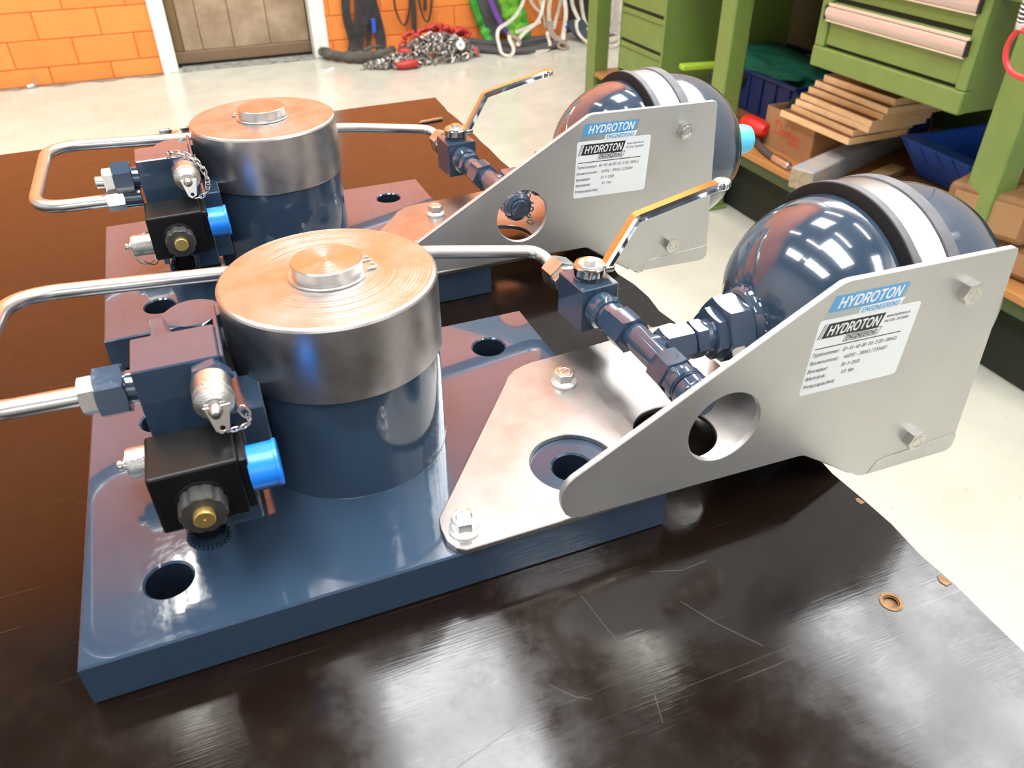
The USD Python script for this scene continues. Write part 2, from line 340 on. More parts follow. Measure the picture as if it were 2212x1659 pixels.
def sweep(path, section, closed=False, up=None, scale=None):
    """sweeps a closed 2-D section (n x 2) along the path with minimal twist (or with a fixed up vector)."""
    P = np.asarray(path, float); n = len(P); T = np.gradient(P, axis=0)
    if closed: T = np.roll(P, -1, 0)-np.roll(P, 1, 0)
    T /= np.linalg.norm(T, axis=1)[:, None]
    S = np.asarray(section, float); m = len(S); V = []
    if up is None:
        a = np.array([0, 0, 1.0]) if abs(T[0][2]) < 0.9 else np.array([1.0, 0, 0])
        X = np.cross(a, T[0]); X /= np.linalg.norm(X)
    for i in range(n):
        if up is not None:
            u = np.asarray(up[i] if np.ndim(up) == 2 else up, float); X = np.cross(u, T[i]); X /= np.linalg.norm(X)+1e-12
        else:
            X = X-(X@T[i])*T[i]; X /= np.linalg.norm(X)
        Y = np.cross(T[i], X); k = 1 if scale is None else scale[i]
        V.append(P[i] + k*(S[:, :1]*X + S[:, 1:]*Y))
    V = np.concatenate(V); F = []
    for i in range(n if closed else n-1):
        a, b = i*m, ((i+1) % n)*m
        for j in range(m):
            j2 = (j+1) % m; F += [(a+j, a+j2, b+j2), (a+j, b+j2, b+j)]
    if not closed:
        F += [(0, j+1, j) for j in range(1, m-1)] + [((n-1)*m, (n-1)*m+j, (n-1)*m+j+1) for j in range(1, m-1)]
    q = trimesh.Trimesh(V, F, process=False)
    return q
def circ(r, n=12): return [(r*math.cos(2*math.pi*k/n), r*math.sin(2*math.pi*k/n)) for k in range(n)]
def flat(w, t): return [(-w/2, -t/2), (w/2, -t/2), (w/2, t/2), (-w/2, t/2)]
def tube(path, r, n=14, **kw): return sweep(path, circ(r, n), **kw)
def ring(c, R, r, axis=(0, 0, 1), n=24, m=8):
    p = [(R*math.cos(2*math.pi*k/n), R*math.sin(2*math.pi*k/n), 0) for k in range(n)]
    return place(sweep(p, circ(r, m), closed=True, up=(0, 0, 1)), c, axis)
def link(c, L, W, r, R=None, n=14, m=6):
    """stadium chain link: length L, width W, wire radius r, long axis local x, lying in local xy."""
    s = (L-W)/2; p = [(s+W/2*math.cos(a), W/2*math.sin(a), 0) for a in np.linspace(-math.pi/2, math.pi/2, n//2)]
    p += [(-x, -y, 0) for x, y, _ in p]
    return place(sweep(p, circ(r, m), closed=True, up=(0, 0, 1)), c, R=np.eye(3) if R is None else R)
def rand_rot(rng):
    q = rng.normal(size=4); q /= np.linalg.norm(q); w, x, y, z = q
    return np.array([[1-2*(y*y+z*z), 2*(x*y-z*w), 2*(x*z+y*w)], [2*(x*y+z*w), 1-2*(x*x+z*z), 2*(y*z-x*w)], [2*(x*z-y*w), 2*(y*z+x*w), 1-2*(x*x+y*y)]])

# ------------------------------------------------------------------ the room
WALL_Y, LEFT_X, RIGHT_X, FRONT_Y, CEIL_Z = 4.79, -6.0, 3.05, -6.0, 6.0
single('floor', rbox(LEFT_X-.2, RIGHT_X+.2, FRONT_Y-.2, WALL_Y+1.2, -0.2, 0.0, .001), FLOOR, 'pale grey speckled epoxy workshop floor', kind='structure')
single('ceiling', rbox(LEFT_X-.2, RIGHT_X+.2, FRONT_Y-.2, WALL_Y+.4, CEIL_Z, CEIL_Z+.15, .001), CEIL, 'grey sheet ceiling of the workshop hall', kind='structure')
DOOR_X0, DOOR_X1, DOOR_H = -0.005, 0.945, 2.10          # outer faces of the white door frame
DARK_X0, DARK_X1 = 2.50, 2.74
# orange back wall: backing, then the blocks in view one by one
wall = thing('wall_back', 'orange painted block wall behind the hanging slings', None, (0, WALL_Y, 0), kind='structure')
B0 = 0.006
back = [rbox(LEFT_X, DOOR_X0, B0, .25, 0, 5.62, .0005), rbox(DOOR_X1, DARK_X0, B0, .25, 0, 5.62, .0005), rbox(DOOR_X0, DOOR_X1, B0, .25, DOOR_H, 5.62, .0005), rbox(DARK_X0, RIGHT_X, B0, .25, 2.2, 5.62, .0005)]
part(wall, 'backing', back, ORANGE_JOINT)
part(wall, 'far_blockwork', [rbox(LEFT_X, -1.55, 0, B0, 0, 5.62, .0005), rbox(-1.55, DOOR_X0, 0, B0, 1.05, 5.62, .0005), rbox(DOOR_X1, DARK_X0, 0, B0, 1.05, 5.62, .0005), rbox(DOOR_X0, DOOR_X1, 0, B0, DOOR_H, 5.62, .0005), rbox(DARK_X0, RIGHT_X, 0, B0, 2.2, 5.62, .0005)], ORANGE_FAR)
part(wall, 'upper_band', rbox(LEFT_X, RIGHT_X, -.02, .25, 5.62, CEIL_Z, .001), GREYWALL, 'grey band above the orange blocks')
rows = [0.0, 0.091] + [0.091+0.1365*k for k in range(1, 8)]
for ri in range(len(rows)-1):
    z0, z1 = rows[ri], rows[ri+1]; shift = (0.155 if ri % 2 else 0.0) + 0.045
    for a, b in ((-1.55, DOOR_X0), (DOOR_X1, DARK_X0)):
        x = -1.55-0.31+shift
        while x < b:
            u, w = max(x+.0025, a), min(x+.31-.0025, b)
            if w-u > 0.02:
                part(wall, 'brick', rbox(u, w, RNG.uniform(-.001, .001), B0+.002, z0+.0022, z1-.0022, .0025), ORANGES[RNG.integers(3)])
            x += 0.31
single('wall_right', rbox(RIGHT_X, RIGHT_X+.2, FRONT_Y, WALL_Y+.25, 0, CEIL_Z, .001), GREYWALL, 'grey side wall behind the workbench', kind='structure')
single('wall_left', rbox(LEFT_X-.2, LEFT_X, FRONT_Y, WALL_Y+.25, 0, CEIL_Z, .001), GREYWALL, 'pale grey side wall far to the left', kind='structure')
single('wall_front', rbox(LEFT_X, RIGHT_X, FRONT_Y-.2, FRONT_Y, 0, CEIL_Z, .001), simple('front_wall_grey', (0.34, 0.34, 0.335), 0.7), 'pale wall behind the camera', kind='structure')
single('trim_1', rbox(2.765, RIGHT_X, 4.40, WALL_Y, 0, CEIL_Z, .003), WHITE, 'white pillar in the corner behind the white slings', kind='structure')
# grime along the foot of the orange wall
def grime(x0, x1, y, seed):
    rng = np.random.default_rng(seed); n = 60; xs = np.linspace(x0, x1, n)
    lo = [(x, y-.035-.02*math.sin(i*.7)-.018*rng.random()) for i, x in enumerate(xs)]
    return bevel_extrude(Polygon(lo + [(x1, y+.004), (x0, y+.004)]), .0006, .0001)
single('trim_2', grime(-1.5, 0.0, WALL_Y, 3), DIRT, 'grey grime line along the foot of the orange wall', kind='structure')
# door in the orange wall
dr = thing('door_1', 'white framed doorway with brown door leaf in the orange wall', None, (0, WALL_Y, 0), kind='structure')
for x0, x1, xa, xb in ((DOOR_X0, DOOR_X0+.043, DOOR_X0+.040, DOOR_X0+.083), (DOOR_X1-.043, DOOR_X1, DOOR_X1-.083, DOOR_X1-.040)):
    part(dr, 'door_jamb', [rbox(x0, x1, -.022, .10, 0, DOOR_H, .003), rbox(xa, xb, .000, .12, 0, DOOR_H, .003)], TRIMW)
part(dr, 'door_head', [rbox(DOOR_X0, DOOR_X1, -.022, .10, DOOR_H-.043, DOOR_H, .003)], TRIMW)
xL, xR = DOOR_X0+.083, DOOR_X1-.083
edges = [xL, xL+.055, xL+.16, xL+.34, xL+.55, xR]
for i, (a, b) in enumerate(zip(edges, edges[1:])):
    part(dr, 'door_panel', rbox(a+.001, b-.001, .155-.004*(i % 2), .19, .075, DOOR_H-.05, .003), DOORB2 if i == 0 else DOORB)
part(dr, 'kick_board', rbox(xL, xR, .135, .19, .012, .075, .003), simple('kick_board_brown', (0.20, 0.125, 0.07), 0.5))
rng = np.random.default_rng(5)
part(dr, 'threshold', bevel_extrude(Polygon([(x, -.01-.012*rng.random()) for x in np.linspace(xL+.02, xR, 24)] + [(x, .10+.01*rng.random()) for x in np.linspace(xR, xL+.02, 24)]), .006, .002), CONCRETE, 'crumbled concrete threshold')
part(dr, 'floor_gap', rbox(xL, xR, .102, .14, .0, .010, .001), MATT_BLACK)
single('door_2', [rbox(DARK_X0, DARK_X1, .03+WALL_Y, .10+WALL_Y, 0, 2.2, .003), rbox(DARK_X1, RIGHT_X, WALL_Y, WALL_Y+.1, 0, 2.2, .003)], DARKDOOR, 'narrow dark brown door panel behind the white slings', kind='structure')
# daylight: windows high in the right wall and in the front wall, rooflights and tube lamps
def window(n, label, kind_mat, axis, lo, hi, zz0, zz1, at, cols, rows_):
    w = thing(f'window_{n}', label, None, kind='structure')
    def bar(u0, u1, z0, z1, dpt):
        if axis == 'x': return rbox(at-dpt, at+.02, u0, u1, z0, z1, .004)
        return rbox(u0, u1, at-.02, at+dpt, z0, z1, .004) if axis == 'y' else rbox(u0, u1, at-dpt, at+.02, z0, z1, .004)
    if axis == 'x': part(w, 'pane', rbox(at-.004, at-.001, lo, hi, zz0, zz1, .0005), kind_mat)
    elif axis == 'b': part(w, 'pane', rbox(lo, hi, at-.004, at-.001, zz0, zz1, .0005), kind_mat)
    else: part(w, 'pane', rbox(lo, hi, at+.001, at+.004, zz0, zz1, .0005), kind_mat)
    bars = []
    for k in range(cols+1):
        u = lo+(hi-lo)*k/cols; bars.append(bar(u-.03, u+.03, zz0-.03, zz1+.03, .05))
    for k in range(rows_+1):
        z = zz0+(zz1-zz0)*k/rows_; bars.append(bar(lo-.03, hi+.03, z-.03, z+.03, .05))
    part(w, 'window_frame', bars, TRIMW)
window(1, 'long strip window high in the grey right wall', SIDEPANE, 'x', -.1, 4.3, 3.35, 4.7, RIGHT_X, 8, 2)
window(2, 'strip window high in the grey right wall beside the camera', SIDEPANE2, 'x', -4.6, -0.4, 3.0, 4.6, RIGHT_X, 8, 2)
window(3, 'wide gridded window in the wall behind the camera', FRONTPANE, 'y', -4.5, 1.5, 2.0, 4.2, FRONT_Y, 8, 3)
for k, (x, y, w, l) in enumerate([(-3.2, -0.8, 1.1, 3.0), (-0.6, -0.7, 1.3, 3.2), (2.2, -3.2, .9, 2.2), (-3.4, 2.6, 1.0, 2.4), (0.95, 2.95, 1.1, 1.7)]):  # the one above the table is added for top light, clear of reflections
    p = thing(f'window_{k+4}', 'rectangular rooflight in the grey ceiling, out of view', None, (x, y, CEIL_Z), kind='structure')
    part(p, 'pane', rbox(-w/2, w/2, -l/2, l/2, -.012, -.004, .001), SKYPANE)
    part(p, 'window_frame', [rbox(-w/2-.05, w/2+.05, s*l/2-.04, s*l/2+.04, -.04, 0, .003) for s in (-1, 0, 1)] + [rbox(s*w/2-.04, s*w/2+.04, -l/2, l/2, -.04, 0, .003) for s in (-1, 1)], TRIMW)
for k, (x, y, a) in enumerate([(2.1, 2.9, 0), (-0.9, 1.2, 0), (0.6, 0.2, 0), (2.1, 0.4, 0), (-2.4, 0.3, 0), (-0.7, 3.6, 0)]):
    t = thing('ceiling_light', 'long fluorescent batten lamp hung under the ceiling ' + ['near the corner pillar', 'left above the table', 'straight above the tank ends', 'nearest the side window', 'farthest out to the left', 'close to the orange wall'][k], 'lamp', (x, y, 4.9), a, group='fluorescent battens under the ceiling')
    part(t, 'lamp_body', rbox(-.09, .09, -.75, .75, .02, .07, .006), TRIMW)
    part(t, 'hanger', [rod(.006, .07, 1.1, origin=(0, s*.5, 0), n=8) for s in (-1, 1)], GALV)
    for s in (-1, 1): part(t, 'lamp_tube', rod(.019, -.72, .72, origin=(s*.045, 0, 0), axis=(0, 1, 0), n=12), TUBEGLOW)

# ------------------------------------------------------------------ the dark table
tb = thing('work_table', 'dark brown film faced plywood table with worn scratched top', 'table', (0, 0, TABLE_Z))
edge = [(0.474, 0.952)]
rng = np.random.default_rng(11)
ys = np.linspace(0.90, -0.62, 60)
for i, y in enumerate(ys): edge.append((0.4725-0.0145*(0.95-y)+rng.normal()*0.0008-(0.003 if rng.random() < 0.10 else 0), y))
poly = Polygon([(-1.25, 0.878)] + edge + [(0.455, -0.66), (-1.25, -0.66)])
screw = Point(0.4142, -0.100).buffer(0.0042, 10)
part(tb, 'tabletop', place(bevel_extrude(poly.difference(screw), 0.0030, 0.0006), (0, 0, -.0030)), TABLE, smooth=False)
part(tb, 'board_core', place(bevel_extrude(poly.buffer(-.0008), 0.0165, 0.0004), (0, 0, -.0195)), PLY_EDGE, 'plywood edge', smooth=False)
part(tb, 'screw_hole', [lathe([(.0042, -.0026), (.0047, .0003), (.0066, .0004), (.0062, .0001), (.0040, -.0006)], (0.4142, -0.100, 0), n=20), lathe([(0, -.0022), (.0043, -.0028)], (0.4142, -0.1, 0.0), n=20)], BAREWOOD, 'countersunk screw hole with bare wood rim')
chip = Polygon([(0.4195, .2005), (.4262, .1985), (.4335, .2030), (.4405, .2065), (.4372, .2090), (.4385, .2120), (.4300, .2112), (.4235, .2072), (.4205, .2060)])
part(tb, 'chipped_patch', place(bevel_extrude(chip, .0005, .0002), (0, 0, 0)), BAREWOOD, 'splintered bare wood chip')
for y, s in ((-.03, .45), (.43, .4), (-.10, .6)):
    part(tb, 'edge_chip', rotz(bevel_extrude(Polygon([(-.004*s, -.005*s), (.0035*s, -.006*s), (.004*s, .005*s), (-.001*s, .007*s), (-.005*s, .001)]), .0006, .0002), 0.2, (0.4685-.0145*(.95-y), y, 0)), BAREWOOD)
part(tb, 'long_scratch', [sweep(np.array(p), [(-.00013, 0), (.00013, 0), (0, .00010)], up=(0, 0, 1)) for p in ([(.130, -.108, 0), (.16, -.098, 0), (.19, -.09, 0)], [(.305, -.055, 0), (.315, -.075, 0), (.330, -.097, 0)], [(.215, -.075, 0), (.224, -.086, 0), (.232, -.091, 0)], [(.262, -.10, 0), (.258, -.115, 0)], [(.30, -.03, 0), (.318, -.036, 0), (.335, -.035, 0)], [(.255, -.03, 0), (.258, -.055, 0), (.262, -.08, 0)])], simple('scratch_pale', (0.085, 0.07, 0.06), 0.5))
for X in (-1.15, 0.36):
    for Y in (-.55, .78): part(tb, 'leg', rbox(X-.03, X+.03, Y-.03, Y+.03, -TABLE_Z, -.0195, .003), GREEN_D)
part(tb, 'apron', [rbox(-1.15, .36, Y-.02, Y+.02, -.08, -.0195, .002) for Y in (-.55, .78)] + [rbox(X-.02, X+.02, -.55, .78, -.08, -.0195, .002) for X in (-1.15, .36)], GREEN_D)
# ------------------------------------------------------------------ the two hydraulic units
mm = 1e-3
PW, PD, PT = .32603, .23437, .02828          # base plate
CX, CY = .16271, .12577                      # cylinder axis
TY, TZ, TR = .0935, .0712, .0774             # accumulator axis and radius
OUT = -.006                                  # outer face of the bracket plate

def text(s, h, bold=False, slant=0.0, stretch=1.0, depth=.00012):
    m = meshkit.text_mesh(s, h, depth, bold)
    m.vertices[:, 0] = m.vertices[:, 0]*stretch + m.vertices[:, 1]*slant
    return m
def fit_width(m, x0, x1):
    b = m.bounds; k = (x1-x0)/(b[1][0]-b[0][0]); m.vertices[:, 0] = (m.vertices[:, 0]-b[0][0])*k + x0; return m
def at(m, x, y, z=0): m = m.copy(); m.apply_translation((x, y, z)); return m
def slab(poly, h=.0001): return trimesh.creation.extrude_polygon(poly, h, engine='earcut')

def grooves(r0, r1, z, seed):
    # fine turning marks: shallow concentric grooves whose flanks have changing angles
    g = np.random.default_rng(seed); out, rad = [], r0; sl = [.5, 1.5, 2.5, 4, 5.5, 7.5, 10, 15]; q = []
    while rad > r1+.0003:
        if not q: q = list(g.permutation(sl))
        a = math.tan(math.radians(q.pop())); w = .00013
        out += [(rad, z), (rad-w, z-w*a)]; rad -= 2*w
    return out + [(rad, z)]
def logo(x0, y0, w, h, white, dark_poly_mat, outline):
    """HYDROTON / ENGINEERING mark in a box of w x h whose lower left corner is x0, y0; returns (dark shapes, light shapes)."""
    sl = 0.30; hb = h*0.66
    band = Polygon([(0, 0), (w*.97-hb*sl, 0), (w*.97, hb), (hb*sl, hb)])
    band = affinity.translate(band, x0+w*.03, y0+h*.34)
    t1 = fit_width(text('HYDROTON', hb*.66, True, sl), x0+w*.10, x0+w*.945); t1 = at(t1, 0, y0+h*.34+hb*.17, .0001)
    tab = Polygon([(0, 0), (w*.56, 0), (w*.56+h*.36*sl*1.5, h*.36), (h*.30*sl, h*.30)]); tab = affinity.translate(tab, x0+w*.40, y0)
    t2 = fit_width(text('ENGINEERING', h*.20, True, sl), x0+w*.435, x0+w*.945); t2 = at(t2, 0, y0+h*.06, .0002)
    return band, t1, tab, t2

def hydraulic_unit(label, loc, rot, xc, yv, zc, yaw, serial, back_unit):
    """xc: x of the valve line, yv: y of the valve block's front face."""
    u = thing('hydraulic_unit', label, 'hydraulic cylinder', loc, rot, group=None)
    yt = .0890
    def yw(m):          # the valve line stands a few degrees askew, turned about the tee
        m = cat_meshes(m).copy() if isinstance(m, list) else tm(m).copy()
        x, y = m.vertices[:, 0]-xc, m.vertices[:, 1]-yt; c, s = math.cos(yaw), math.sin(yaw)
        m.vertices[:, 0], m.vertices[:, 1] = xc+c*x-s*y, yt+s*x+c*y; return m
    def yp(x, y, z): q = yw(trimesh.Trimesh([(x, y, z)]*3, [(0, 1, 2)], process=False)).vertices[0]; return tuple(q)
    # --- base plate
    base = sbox(0, 0, PW, PD)
    for hx in (.0436, PW-.0436):
        for hy in (.0424, PD-.0424): base = base.difference(Point(hx, hy).buffer(.0124, 16))
    bp = part(u, 'base_plate', bevel_extrude(base, PT, .0011), PAINT, 'thick blue grey painted steel plate with four bolt holes')
    for hx in (.0436, PW-.0436):
        for hy in (.0424, PD-.0424): part(bp, 'bolt_hole_wall', lathe([(.01236, .0003), (.01236, PT-.0012)], (hx, hy, 0), n=32), HOLE)
    # --- cylinder
    cy = part(u, 'cylinder_barrel', lathe([(0, PT), (.0609, PT), (.0607, PT+.0006), (.0607, .0990), (0, .0990)], (CX, CY, 0), n=96), PAINT, 'blue grey painted cylinder barrel')
    cap = part(u, 'cylinder_cap', lathe([(0, -.0241), (.0615, -.0241), (.0625, -.0231), (.0625, .0221), (.0618, .0234), (.0606, .0241)] + grooves(.0604, .0198, .0241, 41) + [(0, .0241)], (0, 0, 0), n=240), TURNED, 'turned bare steel cylinder cap', smooth=1.8)
    UsdGeom.Xformable(cap).AddTranslateOp().Set(Gf.Vec3d(CX, CY, .1238))
    rod_ = part(u, 'piston_rod', lathe([(0, -.0045), (.0201, -.0045), (.0201, .0041), (.0196, .0046)] + grooves(.0194, .0006, .0046, 42) + [(0, .0046)], (0, 0, 0), n=240), TURNED_ROD, 'bright turned piston rod end', smooth=1.8)
    UsdGeom.Xformable(rod_).AddTranslateOp().Set(Gf.Vec3d(CX, CY, .1524))
    a0 = math.radians(8)
    rp = Point(0, 0).buffer(.0229, 24)
    ear = unary_union([affinity.rotate(affinity.translate(Point(0, 0).buffer(.0045, 10), .0243, 0), g, origin=(0, 0)) for g in (-11, 11)])
    rp = rp.union(ear).buffer(.0012).buffer(-.0012)
    rp = rp.difference(Point(0, 0).buffer(.0200, 24)).difference(sbox(.019, -.0013, .032, .0013))
    for g in (-10.5, 10.5): rp = rp.difference(affinity.rotate(affinity.translate(Point(0, 0).buffer(.0012, 8), .0256, 0), g, origin=(0, 0)))
    rr_ = bevel_extrude(rp, .0016, .0003)
    part(u, 'retaining_ring', rotz(rr_, a0 if not back_unit else 2.4, (CX, CY, .1480)), STEEL, 'circlip around the piston rod')
    # --- manifold: three blocks, plug, fittings, couplings, solenoid coil
    mn = part(u, 'manifold_block', [rbox(.0545, .0962, .0727, .1065, .050, .1406, .0008)], PAINT, 'blue grey painted valve manifold')
    part(mn, 'rear_block', rbox(.0588, .0992, .1062, .172, .036, .1155, .0008), PAINT)
    part(mn, 'front_block', rbox(.060, .0990, .0375, .0730, .0585, .098, .0008), PAINT)
    part(mn, 'port_block', rbox(.090, .1120, .0660, .0990, .052, .1095, .0008), PAINT)
    part(mn, 'side_plate', rbox(.0962, .0985, .0740, .1300, .05, .1395, .0006), PAINT)
    hp = part(u, 'hexagon_plug', hexnut(.031, .0095, (.0850, .1480, .1180), turn=.25), PAINT, 'large painted hexagon plug on the manifold')
    part(hp, 'collar', rod(.0125, .1150, .1185, origin=(.0850, .1480, 0), n=32), PAINT)
    PYv, PZv = .0896, .1225
    fx = lambda r0, x0, x1, **k: rod(r0, x0, x1, origin=(0, PYv, PZv), axis=(1, 0, 0), n=32, **k)
    pf = part(u, 'pipe_fitting', [fx(.0088, .0475, .0550)], PAINT, 'painted screw fitting where the pipe enters the manifold')
    part(pf, 'union_nut', hexnut(.0245, .0145, (.0345, PYv, PZv), (1, 0, 0), turn=.4), PAINT)
    part(pf, 'clamp_nut', hexnut(.0180, .0080, (.0268, PYv, PZv), (1, 0, 0), turn=.3), STEEL, 'bare steel nut on the pipe')
    if back_unit:
        part(pf, 'blanking_plug', rod(.0050, .0205, .0270, origin=(0, PYv, PZv), axis=(1, 0, 0), n=20), STEEL)
        part(pf, 'lower_nut', hexnut(.0165, .0140, (.0250, PYv-.003, .1080), (1, 0, 0), turn=.2), STEEL, 'bare steel lower nut holding the pipe')
        part(pf, 'elbow', rod(.0085, .0385, .052, origin=(0, PYv-.003, .1080), axis=(1, 0, 0), n=24), PAINT)
    # --- steel pipe looping round the back of the cylinder
    zlow = .1080 if back_unit else .1235; x_in = .026 if back_unit else .028; py = PYv-(.003 if back_unit else 0)
    ybk = yv+.036
    yn = yv+.0345+.0355
    e_ = yp(xc, yn, zc); g_ = yp(xc, yn+.022, zc+.0045)
    path = fillet([(x_in, py, zlow), (-.029, py, zlow+.0010), (-.029, .2525, .1075), (g_[0]-.10, .2515 if not back_unit else .2590, .0880), (g_[0], g_[1]+.002, g_[2]), e_], [.026, .030, .3, .024], n=12)
    pp = part(u, 'steel_pipe', tube(path, .0052, 18), PIPE, 'bent stainless pipe running round the cylinder')
    # --- test couplings
    def coupling(name, origin, axis, rb, lbl, body=.019, hexaf=.019, blunt=False):
        o = np.asarray(origin, float); ax = np.asarray(axis, float)
        prof_ = [(0, .0065), (rb*.86, .0065), (rb*.88, .0110), (rb*.97, .0114), (rb, .0120), (rb, .0080+body*.92), (rb*.92, .008+body), (rb*.60, .0085+body), (0, .0085+body)] if blunt else None
        cp = part(u, name, lathe(prof_ or [(0, .0065), (rb*.80, .0065), (rb*.82, .0072), (rb, .0080), (rb, .0080+body*.62), (rb*.90, .0080+body*.66), (rb*.90, .008+body*.70), (rb*.97, .008+body*.74), (rb*.97, .008+body*.86), (rb*.55, .008+body*1.05), (rb*.42, .008+body*1.06), (0, .008+body*1.06)], o, ax, 40), KNURL, lbl)
        part(cp, 'coupling_hexagon', hexnut(hexaf, .0068, o, ax, turn=.2), PAINT)
        part(cp, 'coupling_pin', lathe([(0, .008+body), (.0046, .008+body), (.0046, .0095+body), (.0022, .0097+body), (.0022, .0108+body), (.0032, .0110+body), (.0032, .0130+body), (.0024, .0138+body), (0, .0138+body)] if blunt else [(0, .008+body*1.0), (.0030, .008+body*1.0), (.0034, .008+body*1.25), (.0022, .008+body*1.42), (0, .008+body*1.45)], o, ax, 20), NICKEL)
        return cp
    c1 = coupling('test_coupling', (.0897, .0727, .1300), (0, -1, -.02), .0099, 'knurled test coupling facing forward above the coil')
    part(c1, 'cap_lug', place(bevel_extrude(Polygon([(-.0062, .002), (.0062, .002), (.0035, -.0110), (-.0005, -.0130), (-.0030, -.0110)]).difference(Point(.0004, -.0098).buffer(.0013, 8)), .0011, .0002), (.0905, .0437, .1290), R=np.array([[1, 0, 0], [0, .25, -.968], [0, .968, .25]])), NICKEL)
    ch = []
    if back_unit:
        P = spline([(.0800, .0715, .1440), (.086, .060, .1475), (.098, .050, .1440), (.1040, .044, .1330), (.1020, .040, .1210), (.0925, .040, .1165)], 18)
    else:
        P = spline([(.0925, .0405, .1170), (.0985, .0430, .1155), (.1030, .0480, .1140), (.1010, .052, .1205)], 9)
    for i in range(len(P)-1):
        t = P[i+1]-P[i]; L = np.linalg.norm(t); X = t/L; Y = np.cross([.3, .2, 1.0], X); Y /= np.linalg.norm(Y); Z = np.cross(X, Y)
        if i % 2: Y, Z = Z, -Y
        ch.append(link((P[i]+P[i+1])/2, L*1.55, L*.85, L*.13, np.stack([X, Y, Z], 1)))
    part(c1, 'cap_chain', ch, NICKEL, 'small chain of the coupling cap')
    c2 = coupling('test_coupling', (.0588, .1215, .0500), (-1, 0, .03), .0094, 'knurled test coupling sticking out low on the left', body=.0215, hexaf=.016, blunt=True)
    if back_unit:
        part(c2, 'cap_chain', [tube(spline([(.030, .116, .043), (.034, .112, .037), (.041, .113, .036), (.046, .116, .041)], 14), .0006, 6), tube(spline([(.030, .116, .043), (.038, .110, .038), (.044, .113, .034), (.048, .117, .042)], 14), .0006, 6)], NICKEL)
    # --- solenoid coil
    co = part(u, 'solenoid_coil', roundbox(.0528, .0945, .0236, .0585, .0765, .1120, .0018), BLACK, 'black plastic solenoid coil')
    part(co, 'connector_flange', roundbox(.0940, .0985, .0245, .0560, .0790, .1105, .0012), BLACK)
    part(co, 'mould_seam', [rbox(.0553, .0925, .0405, .0411, .1115, .11185, .0001)], BLACK2)
    kp = Point(0, 0).buffer(.0112, 40)
    for k in range(10): kp = kp.difference(affinity.translate(Point(0, 0).buffer(.0022, 10), .0127*math.cos(k*math.pi/5+.2), .0127*math.sin(k*math.pi/5+.2)))
    kp = kp.buffer(-.0009, 3).buffer(.0018, 3).buffer(-.0009, 3)
    kn = part(u, 'coil_nut', place(bevel_extrude(kp, .0112, .0006), (.0740, .0240, .0922), (0, -1, 0)), BLACK2, 'black lobed coil nut')
    part(kn, 'dished_ring', lathe([(.0115, 0), (.0128, .0004), (.0128, .0010), (.0115, .0014)], (.0740, .0240, .0922), (0, -1, 0), 40), BLACK)
    bt = part(u, 'brass_override_button', lathe([(0, .0105), (.0048, .0105), (.0050, .0108), (.0050, .0150), (.0046, .0154), (.0007, .0154), (.0005, .0148), (0, .0148)], (.0742, .0240, .0930), (0, -1, 0), 32), BRASS, 'small brass override button')
    part(bt, 'button_pip', lathe([(0, .0149), (.0005, .0152), (.0003, .0157), (0, .0158)], (.0742, .0240, .0930), (0, -1, 0), 10), BRASS)
    part(u, 'plug_cap', lathe([(0, 0), (.0113, 0), (.0113, .0128), (.0120, .0130), (.0120, .0146), (.0112, .0150), (.0, .0150)], (.0982, .0325, .0978), (1, -.03, .02), 40), BLUECAP, 'bright blue plastic protection cap on the coil socket')
    # the open toothed nut below the coil
    nb = m3.Manifold.cylinder(.0150, .0118, .0112, 36) - m3.Manifold.cylinder(.05, .0090, .0090, 36).translate([0, 0, .004])
    for k in range(26): nb = nb - m3.Manifold.cube([.0016, .0011, .006], True).rotate([0, 0, k*360/26]).translate([.0096*math.cos(2*math.pi*k/26), .0096*math.sin(2*math.pi*k/26), .015])
    on = part(u, 'open_lock_nut', place(nb, (.0728, .0378, .0705), (0, -1, -.05)), PAINT, 'painted open toothed nut under the coil')
    part(on, 'black_insert', rod(.0070, .003, .0105, origin=(.0728, .0378, .0705), axis=(0, -1, -.05), n=24), BLACK)
    # --- bracket: flat sheet on the base and the upright plate that carries the tank
    sh = Polygon([(.1975, -.0015), (.1925, .0020), (.1892, .0085), (.1890, .0190), (.1905, .0270), (.2735, .1355), (.2790, .1435), (.2862, .1496), (.2950, .1530), (.3030, .1545), (.3383, .1565), (.4260, .1640), (.4290, .1610), (.4290, -.0015)])
    sh = sh.buffer(.003, 6).buffer(-.003, 6)
    sh = sh.difference(Point(.2830, .0424).buffer(.0268, 28)).difference(Point(.3575, .0440).buffer(.0268, 28)).difference(Point(.395, .110).buffer(.0001))
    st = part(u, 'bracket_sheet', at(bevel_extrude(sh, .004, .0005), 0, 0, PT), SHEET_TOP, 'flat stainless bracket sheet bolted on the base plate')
    nose = [(.2590, .0673), (.2556, .0645), (.2535, .0612), (.2524, .0575), (.2521, .0520), (.2531, .0462), (.2555, .0408), (.2590, .0375), (.2640, .0358)]
    up = Polygon(nose + [(.4180, .0309), (.4222, .0298), (.4700, -.0016), (.4748, -.0052), (.4790, -.0066), (.5530, -.0088), (.5570, -.0070), (.5592, -.0040), (.5472, .1478), (.5460, .1505), (.5432, .1519), (.4210, .1552), (.4165, .1545), (.4126, .1524)])
    up = up.difference(Point(.3547, .0738).buffer(.0238, 32))
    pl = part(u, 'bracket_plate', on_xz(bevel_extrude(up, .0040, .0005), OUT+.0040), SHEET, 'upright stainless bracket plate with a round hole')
    part(pl, 'lower_lip', on_xz(bevel_extrude(Polygon([(.4890, .0030), (.4950, .0048), (.5570, .0072), (.5588, .0050), (.5590, -.0040), (.5560, -.0078), (.5520, -.0084), (.4830, -.0062)]), .0005, .0002), OUT), SHEET)
